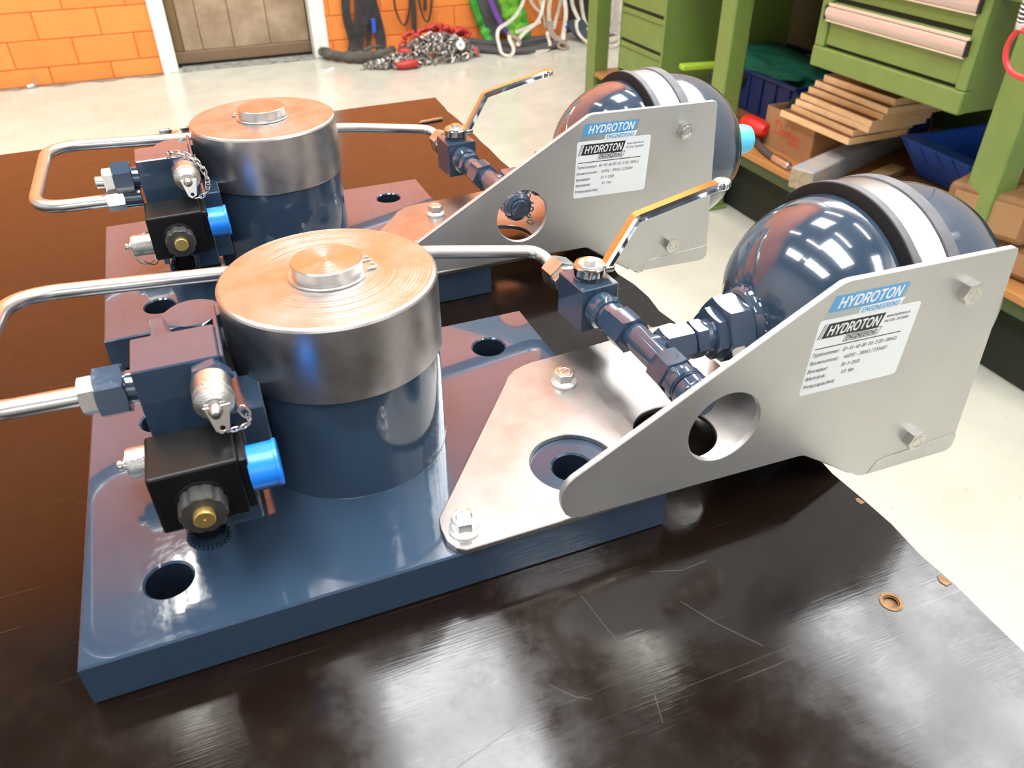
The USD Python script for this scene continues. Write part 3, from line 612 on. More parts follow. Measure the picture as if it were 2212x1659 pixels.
    part(pl, 'slanted_flange', place(bevel_extrude(sbox(0, 0, .0600, .030), .0030, .0004), (.4215, -.0020, .0292), R=np.array([[.822, 0, .569], [0, 1, 0], [-.569, 0, .822]])), SHEET)
    part(pl, 'edge_weld', tube(np.array([(x, -.0018, .0325) for x in np.linspace(.266, .418, 12)]), .0012, 8), SHEET)
    def hexbolt(name, o, ax, af, h, washer, lbl=None, turn=.3):
        o = np.asarray(o, float); ax = np.asarray(ax, float)
        b = part(u, name, hexnut(af, h, o+ax*washer, ax, turn=turn, ch0=False), ZINC if washer else NICKEL, lbl)
        part(b, 'head_ring', [lathe([(af*.30, h), (af*.34, h+.0003), (af*.38, h)], o+ax*washer, ax, 24)] + [lathe([(0, h+.0003), (.0007, h+.0002), (.0008, h-.0002)], o+ax*washer+frame(ax)@np.array([af*.2*math.cos(k*2.4), af*.2*math.sin(k*2.4), 0]), ax, 8) for k in range(4)], ZINC if washer else NICKEL)
        return b
    for bx_, by_ in ((.2017, .0135), (.3135, .1215)):
        b = hexbolt('sheet_bolt', (bx_, by_, PT+.004), (0, 0, 1), .0130, .0062, .0036, 'zinc plated bolt with thick washer on the bracket sheet')
        part(b, 'washer', lathe([(0, 0), (.0088, 0), (.0090, .0003), (.0090, .0018), (.0084, .0022), (.0074, .0034), (.0072, .0036), (0, .0036)], (bx_, by_, PT+.004), n=36), WASHER)
    for bx_, bz_ in ((.5132, .1300), (.5132, .0175)):
        hexbolt('plate_bolt', (bx_, OUT, bz_), (0, -1, 0), .0130, .0064, .0, 'bare steel hexagon bolt through the bracket plate', turn=.15)
    part(u, 'drain_plug', rod(.0055, -.0115, -.004, origin=(.486, .004, 0), n=20), STEEL, 'small round plug under the bracket plate')
    # --- accumulator
    prof = [(0, -TR)]
    for k in range(1, 20):
        a = math.pi/2*k/19; prof.append((TR*math.sin(a), -TR*math.cos(a)))
    xl, xr = .5125, .5640
    prof = [(r_, h_) for r_, h_ in prof]; prof += [(TR, xr-xl)] + [(TR*math.cos(a), xr-xl+TR*math.sin(a)) for a in np.linspace(0, math.pi/2, 20)[1:]]
    prof[-1] = (0, prof[-1][1])
    tk = part(u, 'accumulator_tank', lathe(prof, (xl, TY, TZ), (1, 0, 0), 96), PAINT_TANK, 'glossy blue grey hydraulic accumulator tank')
    xn = xl-TR
    part(tk, 'neck_boss', lathe([(.010, xn-.003), (.0205, xn-.003), (.0228, xn-.0015), (.0236, xn+.003), (.0262, xn+.0075), (.030, xn+.0075)], (0, TY, TZ), (1, 0, 0), 48), PAINT)
    part(tk, 'neck_weld', [lathe([(0, -.0016), (.0016, -.0008), (.0018, 0), (.0016, .0008), (0, .0016)], (xn+.0035+.002*RNG.random(), TY+.0240*math.sin(a), TZ+.0240*math.cos(a)), (1, 0, 0), 8) for a in np.linspace(-1.9, 1.9, 17)], PAINT)
    part(tk, 'gas_cap', lathe([(0, 0), (.0150, 0), (.0158, .001), (.0158, .0230), (.0140, .0290), (.0100, .0322), (0, .0330)], (xr+TR-.003, TY, TZ), (1, 0, 0), 40), CYANCAP, 'light blue plastic protection cap')
    # --- clamp round the tank
    xk = .5290
    rb = part(u, 'clamp_rubber', lathe([(TR-.001, -.0180), (0.0845, -.0180), (0.0853, -.0174), (0.0853, -.0122), (0.0843, -.0114), (.0822, -.0114), (.0822, .0110), (.0850, .0110), (0.0851, .0118), (0.0853, .0126), (0.0853, .0194), (0.0843, .0202), (TR-.001, .0202)], (xk, TY, TZ), (1, 0, 0), 96), RUBBER, 'grey rubber clamp lining with raised lips')
    part(rb, 'shaded_lip', lathe([(TR-.0010, -.0215), (.0800, -.0212), (.0845, -.0190), (0.0849, -.0181), (0.0845, -.0178), (TR-.001, -.0176)], (xk, TY, TZ), (1, 0, 0), 96), MATT_BLACK, 'rubber lip coloured black for the shadow on its side')  # black ring puts the shadow of the lining's side face into colour
    bd = part(u, 'clamp_band', lathe([(.0818, -.0106), (.0832, -.0108), (.0840, -.0100), (.0840, .0098), (.0834, .0106), (.0818, .0106), (.0818, -.0106)], (xk, TY, TZ), (1, 0, 0), 96), ZINC, 'bright steel clamp band')
    sd = m3.Manifold.cube([.034, .0300, .085]).translate([xk-.017, OUT+.0042, .0200]) - place_m(m3.Manifold.cylinder(.2, .0852, .0852, 64).translate([0, 0, -.1]), (xk, TY, TZ), (1, 0, 0))
    part(u, 'clamp_saddle', sd, ZINC, 'steel saddle between clamp and bracket plate')
    # --- valve, lever, tee and fittings (one line along y at x = xc, z = zc)
    VD = .0345
    vb = part(u, 'ball_valve', yw(rbox(xc-.0155, xc+.0155, yv, yv+VD, zc-.0178, zc+.0170, .0007)), PAINT, 'square painted ball valve body')
    vy, vt = yv+.0165, zc+.0170
    part(vb, 'stem_boss', yw([lathe([(0, vt-.001), (.0105, vt-.001), (.0108, vt+.0026), (.0092, vt+.0036), (0, vt+.0036)], (xc, vy, 0), n=36), rbox(xc-.013, xc-.008, vy-.004, vy+.001, vt-.0005, vt+.003, .0005)]), PAINT)
    part(vb, 'inlet_stud', yw(rod(.0095, yv+VD-.001, yv+VD+.0130, origin=(xc, 0, zc), axis=(0, 1, 0), n=32)), PAINT)
    part(vb, 'inlet_hexagon', yw(hexnut(.0195, .0065, (xc, yv+VD+.0115, zc), (0, 1, 0), turn=.15)), STEEL, 'bare steel hexagon')
    part(vb, 'inlet_nut', yw(hexnut(.0225, .0165, (xc, yv+VD+.0175, zc), (0, 1, 0), turn=.35)), STEEL, 'bare steel pipe nut')
    lv = part(u, 'valve_lever', yw(lathe([(0, vt+.0036), (.0114, vt+.0036), (.0122, vt+.0044), (.0122, vt+.0100), (.0114, vt+.0110), (.0112, vt+.0116), (0, vt+.0116)], (xc, vy, 0), n=40)), CHROME, 'cranked chromed valve lever')
    px_, yl, _ = yp(xc, vy-.002, 0)
    dz = vt-.0825
    lp = np.array([(px_+.002, yl, .0900+dz), (px_+.0105, yl, .0900+dz), (px_+.0128, yl, .0922+dz), (px_+.0320, yl, .1225+dz), (px_+.0335, yl, .1243+dz), (px_+.0360, yl, .1252+dz), (px_+.0985, yl, .1385+dz), (px_+.1010, yl, .1389+dz)])
    sec = [(-.0048, -.0022), (-.0042, -.0028), (.0042, -.0028), (.0048, -.0022), (.0048, .0010), (.0034, .0030), (-.0034, .0030), (-.0048, .0010)]
    nrm = np.array([(0, 0, 1.), (0, 0, 1), (-.65, 0, .76), (-.86, 0, .5), (-.5, 0, .86), (-.21, 0, .98), (-.21, 0, .98), (0, 0, 1)])
    part(lv, 'lever_arm', sweep(lp, sec, up=nrm), CHROME, smooth=25)
    part(lv, 'lever_end', place(lathe([(0, 0), (.0062, 0), (.0070, .0010), (.0070, .0046), (.0060, .0056), (0, .0060)], n=28), (px_+.1035, yl, .1362+dz), (-.15, 0, 1)), CHROME)
    part(lv, 'lever_root', roundbox(px_+.003, px_+.0172, yl-.0055, yl+.0055, .0868+dz, .0926+dz, .0020), CHROME)
    pv = part(u, 'lever_screw', yw(hexnut(.0085, .0036, (xc, vy, vt+.0116), turn=.4, ch0=False)), ZINC, 'bright screw holding the lever')
    part(pv, 'screw_washer', yw(rod(.0088, vt+.0114, vt+.0122, origin=(xc, vy, 0), n=32)), ZINC)
    fy = lambda r0, y1, y0, b=.0006: rod(r0, -y1, -y0, b, origin=(xc, 0, zc), axis=(0, -1, 0), n=36)
    hy = lambda af, y1, y0, t=.1: hexnut(af, y1-y0, (xc, y1, zc), (0, -1, 0), turn=t)
    te = part(u, 'tee_fitting', [fy(.0096, yt+.030, yt-.030), rod(.0096, xc, xc+.014, origin=(0, yt, zc), axis=(1, 0, 0), n=36)], PAINT, 'painted tee fitting joining valve and tank')
    part(te, 'valve_stud', yw([fy(.0136, yv+.0005, yv-.0125, .0022), fy(.0104, yv-.0120, yv-.0190), fy(.0092, yv-.018, yt+.026)]), PAINT)
    part(te, 'stud_hexagon', yw(hy(.0215, yv-.0160, yv-.0235)), PAINT)
    part(te, 'union_nut', yw(hy(.0245, yt+.0390, yt+.0200)), PAINT)
    part(te, 'union_nut', hy(.0245, yt-.0190, yt-.0360), PAINT)
    part(te, 'witness_hole', yw(lathe([(0, 0), (.0010, 0), (.0011, .0004), (.0014, .0001)], (xc+.0035, yt+.0285, zc+.0123), (.25, 0, 1), 12)), HOLE)
    part(te, 'witness_hole', lathe([(0, 0), (.0010, 0), (.0011, .0004), (.0014, .0001)], (xc+.0035, yt-.0290, zc+.0123), (.25, 0, 1), 12), HOLE)
    te2 = part(u, 'end_coupling', [fy(.0110, yt-.0355, yt-.0420), fy(.0130, yt-.0415, yt-.0470), fy(.0122, yt-.0468, yt-.0480), fy(.0130, yt-.0478, yt-.0640, .0030)], PAINT, 'painted test coupling at the front end of the tee')
    part(te2, 'coupling_hexagon', hy(.0215, yt-.0355, yt-.0415), PAINT)
    part(te2, 'coupling_cap', [fy(.0085, yt-.0630, yt-.0665), ring((xc, yt-.058, zc), .0128, .0010, (0, -1, 0))], PAINT)
    if back_unit: part(te2, 'cap_chain', [link((xc+.012+.003*math.sin(k), yt-.045-.0045*k, zc+.009-.0045*k), .007, .0042, .0008, rand_rot(np.random.default_rng(k))) for k in range(6)], PAINT)
    fxx = lambda r0, x0, x1, b=.0006: rod(r0, x0, x1, b, origin=(0, yt, zc), axis=(1, 0, 0), n=36)
    hx_ = lambda af, x0, x1, t=.1: hexnut(af, x1-x0, (x0, yt, zc), (1, 0, 0), turn=t)
    xo = xc-.3590
    br = part(u, 'tank_fitting', [fxx(.0092, xc+.010, .400), fxx(.0125, .4000, .4070)], PAINT, 'painted hexagon screw fitting into the tank neck')
    part(br, 'union_nut', hx_(.0235, .3675+xo*.9, .3900+xo*.4), PAINT)
    part(br, 'stud_hexagon', hx_(.0235, .3912+xo*.4, .4015), PAINT)
    part(br, 'neck_hexagon', hexnut(.0320, .0080, (.4055, yt+.001, zc+.001), (1, 0, 0), turn=.1), PAINT)
    part(br, 'large_neck_hexagon', hexnut(.0400, .0195, (.4130, yt+.002, zc+.002), (1, 0, 0), turn=.05), PAINT)
    # --- labels on the plate
    def on_plate(m, x0, z0, ang): # local label frame (x right, y up, z outwards) to the plate's outer face
        c, s = math.cos(ang), math.sin(ang); m = tm(m).copy()
        R = np.array([[c, -s, 0], [0, 0, -1], [s, c, 0]]); m.vertices = m.vertices@R.T + np.array([x0, OUT, z0]); return m
    W_, H_ = .0735, .0510; X0, Z0, A_ = .4044, .0818, -.038
    lb = part(u, 'type_label', on_plate(slab(sbox(0, 0, W_, H_).buffer(-.0025).buffer(.0025), .00012), X0, Z0, A_), STICK_WHITE, 'white printed type label', smooth=False)
    band, t1, tab, t2 = logo(.0030, .0338, .0450, .0142, None, None, None)
    bars = [Polygon([(o, 0), (o+w, 0), (o+w+.0030, .0098), (o+.0030, .0098)]) for o, w in ((-.0004, .0005), (.0010, .0004))]
    dark = [slab(band)] + [slab(affinity.translate(b_, .0018, .0384)) for b_ in bars] + [slab(tab.difference(tab.buffer(-.00035)))]
    tx = [('Typenummer:', .0016, .0208, .0268, .0024), ('Bouwnummer:', .0015, .0222, .0213, .0024), ('Bouwjaar:', .0014, .0160, .0157, .0024), ('Werkdruk:', .0015, .0163, .0104, .0024), ('Pompcapaciteit:', .0015, .0245, .0048, .0024),
          ('EP-55-40-BF-XX-3 (ID-38061)', .0235, .0635, .0268, .0024), (f'46092 - 38061 / {serial}', .0260, .0580, .0213, .0024), ('30-9-2020', .0257, .0395, .0157, .0024), ('10  bar', .0275, .0375, .0104, .0024), ('www.hydroton.nl', .0495, .0668, .0444, .0017), ('Tel: 030-2425080', .0488, .0668, .0410, .0017)]
    for s_, xa, xb_, y_, h_ in tx:
        dark.append(at(fit_width(text(s_, h_, False, .16), xa, xb_), 0, y_))
    dark.append(slab(sbox(.0022, .0318, .0650, .0324)))
    dark.append(at(t2, 0, 0, -.0002))
    part(lb, 'print', on_plate(at(cat_meshes(dark), 0, 0, .0001), X0, Z0, A_), INK, 'black lettering', smooth=False)
    part(lb, 'reversed_lettering', on_plate(at(t1, 0, 0, .0001), X0, Z0, A_), STICK_WHITE, 'white lettering on the black band', smooth=False)
    X1, Z1, A1 = .4075, .1310, -.030
    sf = part(u, 'maker_sticker', on_plate(slab(Polygon([(0, 0), (.0555, -.0005), (.0590, .0155), (.0045, .0165)]), .00006), X1, Z1, A1), STICK_CLEAR, 'clear film sticker with blue maker mark', smooth=False)
    band, t1, tab, t2 = logo(.0030, .0012, .0545, .0150, None, None, None)
    part(sf, 'blue_band', on_plate(at(slab(band.union(affinity.translate(band, -.002, 0))), 0, 0, .00006), X1, Z1, A1), STICK_BLUE, 'blue band', smooth=False)
    part(sf, 'white_print', on_plate(at(cat_meshes([t1, at(slab(tab), 0, 0, .0001)]), 0, 0, .00007), X1, Z1, A1), STICK_WHITE, 'white lettering', smooth=False)
    part(sf, 'blue_lettering', on_plate(at(t2, 0, 0, .00008), X1, Z1, A1), STICK_BLUE, 'blue lettering', smooth=False)
    return u
def place_m(m, o, ax):
    R = frame(ax); A = np.zeros((3, 4)); A[:, :3] = R; A[:, 3] = o; return m.transform(A)

hydraulic_unit('blue grey hydraulic cylinder unit in front, its whole pipe tee and valve in plain view', (0, 0, TABLE_Z), 0.0, .3605, .1525, .0680, .080, '233487', False)
hydraulic_unit('blue grey hydraulic cylinder unit behind, with light blue cap on its tank end', (.0057, .31408, TABLE_Z), .01346, .3655, .1700, .0670, .05, '233486', True)
# ------------------------------------------------------------------ green workbench along the right wall
XB = 1.76
wb = thing('workbench', 'long green steel workbench with plywood lower shelf', 'workbench', (0, 0, 0))
def post(x, y, w=.078):
    p = part(wb, 'leg', rbox(x, x+.07, y-w/2, y+w/2, .012, .90, .004), GREEN)
    part(p, 'foot_plate', rbox(x-.008, x+.078, y-w/2-.008, y+w/2+.008, 0, .012, .002), GREEN)
for y in (2.93, 1.985, .925): post(XB, y)
for y in (2.93, 1.985, .925): post(XB+.70, y)
part(wb, 'worktop', rbox(XB-.04, XB+.80, .50, 3.05, .90, .95, .004), SHELF)
part(wb, 'top_rail', [rbox(XB+.01, XB+.06, .55, 3.0, .84, .90, .003), rbox(XB+.71, XB+.76, .55, 3.0, .84, .90, .003)], GREEN)
part(wb, 'added_back_panel', rbox(XB+.775, XB+.785, .55, 2.97, .16, .90, .002), GREEN_D)  # dark panel added so the space under the bench reads as shaded
part(wb, 'lower_rail', [rbox(XB+.025, XB+.065, .60, 2.89, .205, .248, .003), rbox(XB+.71, XB+.75, .60, 2.89, .205, .248, .003)], GREEN_D)
part(wb, 'added_shade_panel', rbox(XB+.10, XB+.112, .60, 2.89, .004, .205, .002), SLOT, 'added dark panel that makes the shade under the shelf')  # black sheet added to give the deep shade below the shelf
for a, b in ((2.025, 2.92), (.965, 1.945), (.60, .885)):
    part(wb, 'shelf_board', rbox(XB+.005, XB+.77, a, b, .248, .268, .002), SHELF, 'orange brown plywood shelf board')

def cabinet(label, y0, y1, z0, z1, slots, handles):
    c = thing('drawer_cabinet', label, 'drawer cabinet', (XB, y0, 0))
    w = y1-y0; D = .56
    part(c, 'cabinet_body', [rbox(.018, D, 0, w, z0, z1, .003)], GREEN)
    if handles:
        part(c, 'front_frame', [rbox(-.004, .02, -.002, .028, z0+.052, z1, .003), rbox(-.004, .02, w-.034, w+.002, z0+.052, z1, .003), rbox(-.006, .02, -.003, w+.003, z0, z0+.052, .003)], GREEN)
        part(c, 'drawer_runner_gap', [rbox(.010, .0185, .028, w-.034, z0+.048, z1-.004, .0008)], SLOT)
        zz = [(z0+.060, z0+.172), (z0+.178, z0+.262)]
        for a, b in zz:
            q = part(c, 'drawer_front', rbox(.003, .016, .030, w-.036, a, b-.006, .002), GREEN)
            hz = b-.030
            prof = [(0, -.018), (-.006, -.020), (-.012, -.018), (-.020, -.006), (-.021, .002), (-.018, .010), (-.008, .016), (-.006, .021), (0, .021)]
            m = bevel_extrude(Polygon([(x_, z_) for x_, z_ in prof]).buffer(0), w-.052, .0008)
            R = np.array([[1, 0, 0], [0, 0, 1], [0, 1, 0.0]])
            h = part(q, 'drawer_handle', place(trimesh.Trimesh(m.vertices, m.faces[:, ::-1], process=False), (.003, .022, hz), R=R), ALU, 'full width metal handle rail')
            part(q, 'handle_lip', [rbox(-.0110, -.0075, .022, w-.031, hz+.0155, hz+.0225, .0008), rbox(-.0125, -.0080, .022, w-.031, hz-.0222, hz-.0185, .0008)], ALU_E)
            part(q, 'handle_end_cap', [rbox(-.019, .002, e, e+.004, hz-.018, hz+.018, .002) for e in (.0180, w-.0308)], ENDCAP)
    else:
        for a, b in slots:
            q = part(c, 'drawer_front', rbox(-.002, .016, .014, w-.006, a, b, .002), GREEN)
            part(q, 'grip_edge', rbox(-.004, .002, .016, w-.008, b-.020, b-.0175, .0006), GREEN_D)
        part(c, 'drawer_gap', [rbox(.004, .0186, .016, w-.008, b, b+.013, .0005) for a, b in slots], SLOT)
        part(c, 'front_frame', [rbox(-.003, .0185, -.001, .012, z0, z1, .001), rbox(-.003, .0185, w-.005, w+.001, z0, z1, .001)], GREEN)
    return c
cabinet('small green drawer cabinet with finger slots hanging left of the middle leg', 2.345, 2.672, .270, .90, [(.275, .322), (.336, .443), (.456, .567), (.580, .69), (.703, .82)], False)
cabinet('green drawer cabinet with wide metal handle rails under the bench', 1.045, 1.560, .593, .90, [], True)

# things on the shelf
SZ = .268
bx_ = thing('cardboard_box', 'open brown cardboard box with red lettering under the loose boards', 'box', (1.868, 1.604, SZ))
W_, D_, H_ = .24, .26, .125
t_ = .004
part(bx_, 'box_wall', [rbox(0, t_, 0, W_, 0, H_, .0008), rbox(D_-t_, D_, 0, W_, 0, H_, .0008), rbox(t_, D_-t_, 0, t_, 0, H_, .0008), rbox(t_, D_-t_, W_-t_, W_, 0, H_, .0008)], CARD)
part(bx_, 'box_floor', rbox(t_, D_-t_, t_, W_-t_, 0, t_, .0008), CARD)
part(bx_, 'box_tape', rbox(-.0006, .0004, W_-.012, W_-.0115, .006, H_-.004, .0001), DIRT)
# hand-written style red name on the front
def strokes(pl, w, R, o):
    return [place(sweep(np.array([(x, y, 0) for x, y in p]), flat(w, .0006), up=(0, 0, 1)), o, R=R) for p in pl]
RB = np.array([[0, 0, -1.0], [-1.0, 0, 0], [0, 1.0, 0]])     # local x -> -y, local y -> z, local z -> -x
def arc(cx, cy, rx, ry, a0, a1, n=12): return [(cx+rx*math.cos(math.radians(a)), cy+ry*math.sin(math.radians(a))) for a in np.linspace(a0, a1, n)]
dn = [[(.012, .050), (.010, .030), (.007, .014)], [(.000, .046)] + arc(.016, .032, .020, .020, 110, -60) + [(.010, .012), (.000, .010)],       # D
      arc(.046, .019, .007, .008, 40, 320) , [(.0535, .027), (.0525, .012), (.056, .010)],                                                     # a
      [(.061, .026), (.060, .010)], [(.0605, .019), (.066, .026), (.071, .022), (.070, .010)],                                                # n
      [(.088, .047), (.083, .044), (.081, .030), (.079, .004)], [(.075, .026), (.088, .027)],                                                  # f
      arc(.097, .018, .0065, .008, 0, 360),                                                                                                      # o
      [(.114, .026), (.108, .025), (.108, .020), (.114, .016), (.113, .011), (.106, .010)],                                                    # s
      [(.127, .026), (.121, .025), (.121, .020), (.127, .016), (.126, .011), (.119, .010)],                                                    # s
      [(.075, -.002), (.100, -.0005), (.132, .001)]]
part(bx_, 'red_lettering', strokes(dn, .0042, RB, (-.0003, W_-.050, .040)), REDINK, 'red script lettering', smooth=False)
# loose boards, stacked and staggered on the box
bl = ['lowest board of the stack, resting on the cardboard box', 'second board from the bottom of the stack on the box', 'third board from the bottom of the stack on the box', 'fourth board from the bottom of the stack on the box', 'third board from the top of the stack on the box', 'second board from the top of the stack on the box', 'topmost board of the stack on the box']
spec = [(1.832, 1.425, 1.730), (1.848, 1.433, 1.716), (1.868, 1.398, 1.706), (1.866, 1.392, 1.699), (1.889, 1.380, 1.690), (1.893, 1.374, 1.684), (1.914, 1.376, 1.660)]
zc_ = SZ+.125
for i, (x, y0, y1) in enumerate(spec):
    zt = [.019, .017, .018, .018, .018, .018, .020][i]
    m = rbox(0, .22, 0, y1-y0, 0, zt, .0012)
    th = thing('wooden_board', 'pale wooden ' + bl[i], 'board', (x, y0, zc_+.0003), math.radians([1, -1, 2, 0, 1, -1, 1.5][i]), group='boards stacked on the cardboard box')
    part(th, 'board', m, WOODS[i % 3], smooth=False)
    part(th, 'stained_face', rbox(.004, .216, .003, y1-y0-.003, zt-.0002, zt+.0002, .0001), WOOD_BROWN, 'brown stained upper face', smooth=False)
    zc_ += zt + .0009
gb = thing('timber_beam', 'weathered grey blue timber beam lying across the shelf edge', 'timber beam', (1.722, 1.418, SZ+.0005), math.radians(20))
part(gb, 'beam', rbox(0, .76, 0, .072, 0, .062, .004), GREYWOOD)
part(gb, 'sawn_end', rbox(-.0012, .001, .004, .068, .004, .058, .0005), simple('sawn_end_wood', (0.36, 0.29, 0.19), 0.85, noise=(60, (0.24, 0.19, 0.13), 0.4, 0.7)))
pk = single('wooden_offcut', rotz(rbox(0, .30, 0, .05, 0, .022, .002), math.radians(16), (1.80, 1.345, SZ+.0005)), WOODS[1], 'small pale wooden offcut beside the grey beam', 'wood offcut')
ho = thing('hydraulic_hose', 'short dark hose with shiny steel end lying before the cardboard box', 'hose', (0, 0, 0))
hp_ = spline([(1.850, 1.88, SZ+.013), (1.822, 1.80, SZ+.012), (1.80, 1.725, SZ+.012), (1.792, 1.672, SZ+.012)], 24)
part(ho, 'hose', tube(hp_, .0115, 12), HOSE)
dv = (hp_[-1]-hp_[-2])/np.linalg.norm(hp_[-1]-hp_[-2])
part(ho, 'hose_fitting', lathe([(0, 0), (.0135, 0), (.0140, .002), (.0140, .046), (.0115, .050), (.0115, .058), (.0138, .061), (.0138, .078), (.0105, .084), (.0050, .086), (0, .080)], hp_[-1]-dv*.004, dv, 24), GALV)
rs = thing('red_handle_tool', 'red plastic handled tool between the tank cap and the box', 'tool', (0, 0, 0))
part(rs, 'handle', lathe([(0, 0), (.018, .002), (.029, .015), (.031, .06), (.026, .10), (.018, .112), (0, .114)], (1.838, 1.925, SZ+.052), (.15, -.95, -.02), 24), REDP)
part(rs, 'shaft', rod(.010, -.12, .005, origin=(1.838, 1.925, SZ+.052), axis=(.15, -.95, -.02), n=16), HOSE)
part(rs, 'metal_foot', rbox(1.815, 1.90, 1.845, 1.905, SZ, SZ+.022, .004), GALV)
cr = thing('storage_crate', 'dark blue storage crate with green cloth under the bench', 'crate', (2.03, 1.90, SZ+.0005))
part(cr, 'crate_wall', [rbox(0, .006, 0, .60, 0, .145, .002), rbox(.394, .40, 0, .60, 0, .145, .002), rbox(.006, .394, 0, .006, 0, .145, .002), rbox(.006, .394, .594, .60, 0, .145, .002), rbox(.006, .394, .006, .594, 0, .006, .001)], CRATEBLUE)
part(cr, 'crate_rib', [rbox(-.008, .001, y, y+.010, .008, .135, .002) for y in np.linspace(.03, .56, 8)] + [rbox(-.012, .001, 0, .60, .133, .147, .003)], CRATEBLUE)
def lump(c, s, seed, n=3, amp=.25):
    m = trimesh.creation.icosphere(subdivisions=n); k = 1+amp*(meshkit.fbm(m.vertices*1.7+seed, 3, seed)-.5)*2
    m.vertices = m.vertices*k[:, None]*np.asarray(s)+np.asarray(c); return m
single('green_cloth', lump((2.16, 2.19, SZ+.150), (.135, .24, .055), 4, 4, .35), TEAL, 'crumpled dark green cloth lying in the blue crate', 'cloth', smooth=True)
single('blue_tarpaulin', lump((2.30, 1.80, SZ+.095), (.16, .20, .105), 9, 4, .35), CRATEBLUE, 'dark blue folded tarpaulin in the shade behind the boards', 'tarpaulin', smooth=True)
single('lime_plank', rotz(rbox(0, .58, -.020, .020, .405, .424, .003), math.radians(-9), (1.815, 2.30, 0)), LIME, 'bright lime green plastic strip lying over the blue crate', 'strip')
single('dark_bundle', [rotz(rbox(.05, .40, -.03, .03, .340+.013*i, .351+.013*i, .003), math.radians(-8-2*i), (1.86, 2.25, 0)) for i in range(4)], STRAP_BROWN, 'flat dark bundle beneath the lime strip', 'bundle', kind='stuff')
ty = thing('rubber_wheel', 'black rubber wheel standing behind the cardboard box', 'wheel', (1.99, 1.80, SZ+.078))
part(ty, 'tyre', lathe([(.045, -.025), (.066, -.028), (.076, -.018), (.078, 0), (.076, .018), (.066, .028), (.045, .025), (.045, -.025)], axis=(-.8, -.5, .15), n=36), TYRE)
part(ty, 'hub', lathe([(0, -.012), (.044, -.016), (.046, 0), (.044, .016), (0, .012)], axis=(-.8, -.5, .15), n=24), simple('wheel_hub_green', (0.03, 0.06, 0.045), 0.5))
bn = thing('storage_bin', 'bright blue plastic storage bin with vertical ribs on the shelf', 'storage bin', (1.96, 1.030, SZ+.0225), math.radians(-3))
def binshell(dx, dy, h):
    o = m3.Manifold.batch_hull([m3.Manifold.sphere(.008, 12).translate([x, y, z]) for x, y, z in [(0.10, 0, 0.008), (dx, 0, .008), (0.10, dy, .008), (dx, dy, .008), (0, -.0, h), (dx+.02, 0, h), (0, dy+.0, h), (dx+.02, dy, h)]])
    i = m3.Manifold.batch_hull([m3.Manifold.sphere(.003, 8).translate([x, y, z]) for x, y, z in [(0.11, .01, 0.018), (dx-.01, .01, .018), (0.11, dy-.01, .018), (dx-.01, dy-.01, .018), (0.012, .01, h+.05), (dx, .01, h+.05), (0.012, dy-.01, h+.05), (dx, dy-.01, h+.05)]])
    return (o-i) - m3.Manifold.cube([2, 2, .2], True).translate([0, 0, h+.1])
part(bn, 'bin_shell', binshell(.42, .34, .128), BINBLUE)
part(bn, 'bin_rib', [sweep(np.array([(.10-.0085, y, .012), (-.0085, y, .123)]), flat(.004, .004), up=(0, 1, 0)) for y in np.linspace(.03, .33, 6)], simple('bin_rib_blue', (0.03, 0.10, 0.42), 0.4))
single('wood_block', rbox(1.80, 2.45, 1.00, 1.38, SZ, SZ+.020, .003), TIMBER, 'flat brown board under the blue bin', 'board')
for k, (x, y, z, L, a, w, hgt, lab) in enumerate([(1.70, .80, .353, .55, 18, .20, .105, 'thick brown timber lying in front of the blue bin behind the bench leg'), (1.73, .70, .268, .52, 8, .26, .082, 'lower brown timber block under the thick timber right of the bench leg')]):
    tt = thing('brown_timber', lab, 'timber', (x+.10, y, z+.0006), math.radians(a))
    part(tt, 'timber', roundbox(0, L, 0, w, 0, hgt, .014, 12), TIMBER)
    part(tt, 'sawn_end', rbox(-.001, .001, .02, w-.02, .016, hgt-.016, .0005), simple(f'sawn_end_brown_{k}', (0.33, 0.18, 0.08), 0.85))
    part(tt, 'crack', [sweep(np.array([(x_, w*.4+.012*math.sin(x_*30), hgt+.0001) for x_ in np.linspace(.05, L-.06, 12)]), flat(.003, .0006), up=(0, 0, 1))], SLOT)
gp = single('dark_green_bag', lump((1.97, .72, .335), (.12, .10, .05), 21, 3, .3), TEAL, 'dark green bag behind the timbers right of the bench leg', 'bag', smooth=True)
ah = thing('air_hose', 'red looped hose end with silver spring guard beside the bench leg', 'hose', (0, 0, 0))
P_ = spline([(1.500, .735, 1.02), (1.500, .755, .965), (1.500, .765, .93), (1.500, .770, .893), (1.500, .767, .862), (1.500, .7655, .850)], 60)
cs = []
for i, t in enumerate(np.linspace(0, 1, 150)):
    q = P_[min(int(t*59), 58)]*(1-(t*59 % 1)) + P_[min(int(t*59)+1, 59)]*(t*59 % 1); cs.append(q+np.array([.0070*math.cos(i*.9), .0070*math.sin(i*.9), 0]))
part(ah, 'spring_guard', tube(np.array(cs), .0016, 6), ZINC, 'silver spring guard')
part(ah, 'hose', tube(P_, .0052, 10), HOSE)
part(ah, 'red_loop', [tube(spline([(1.50, .7655, .853), (1.50, .774, .838), (1.50, .778, .815), (1.50, .765, .790), (1.50, .735, .778), (1.50, .705, .785), (1.50, .70, .81), (1.50, .715, .835), (1.50, .745, .848), (1.50, .764, .852)], 50), .0050, 10)], REDGRIP, 'red rubber loop')
part(ah, 'hanger_cord', tube(np.array([(1.50, .735, 1.02), (1.60, .70, 1.5), (1.7, .6, 2.4), (1.7, .6, 4.9), (1.7, .6, CEIL_Z)]), .006, 8), HOSE)

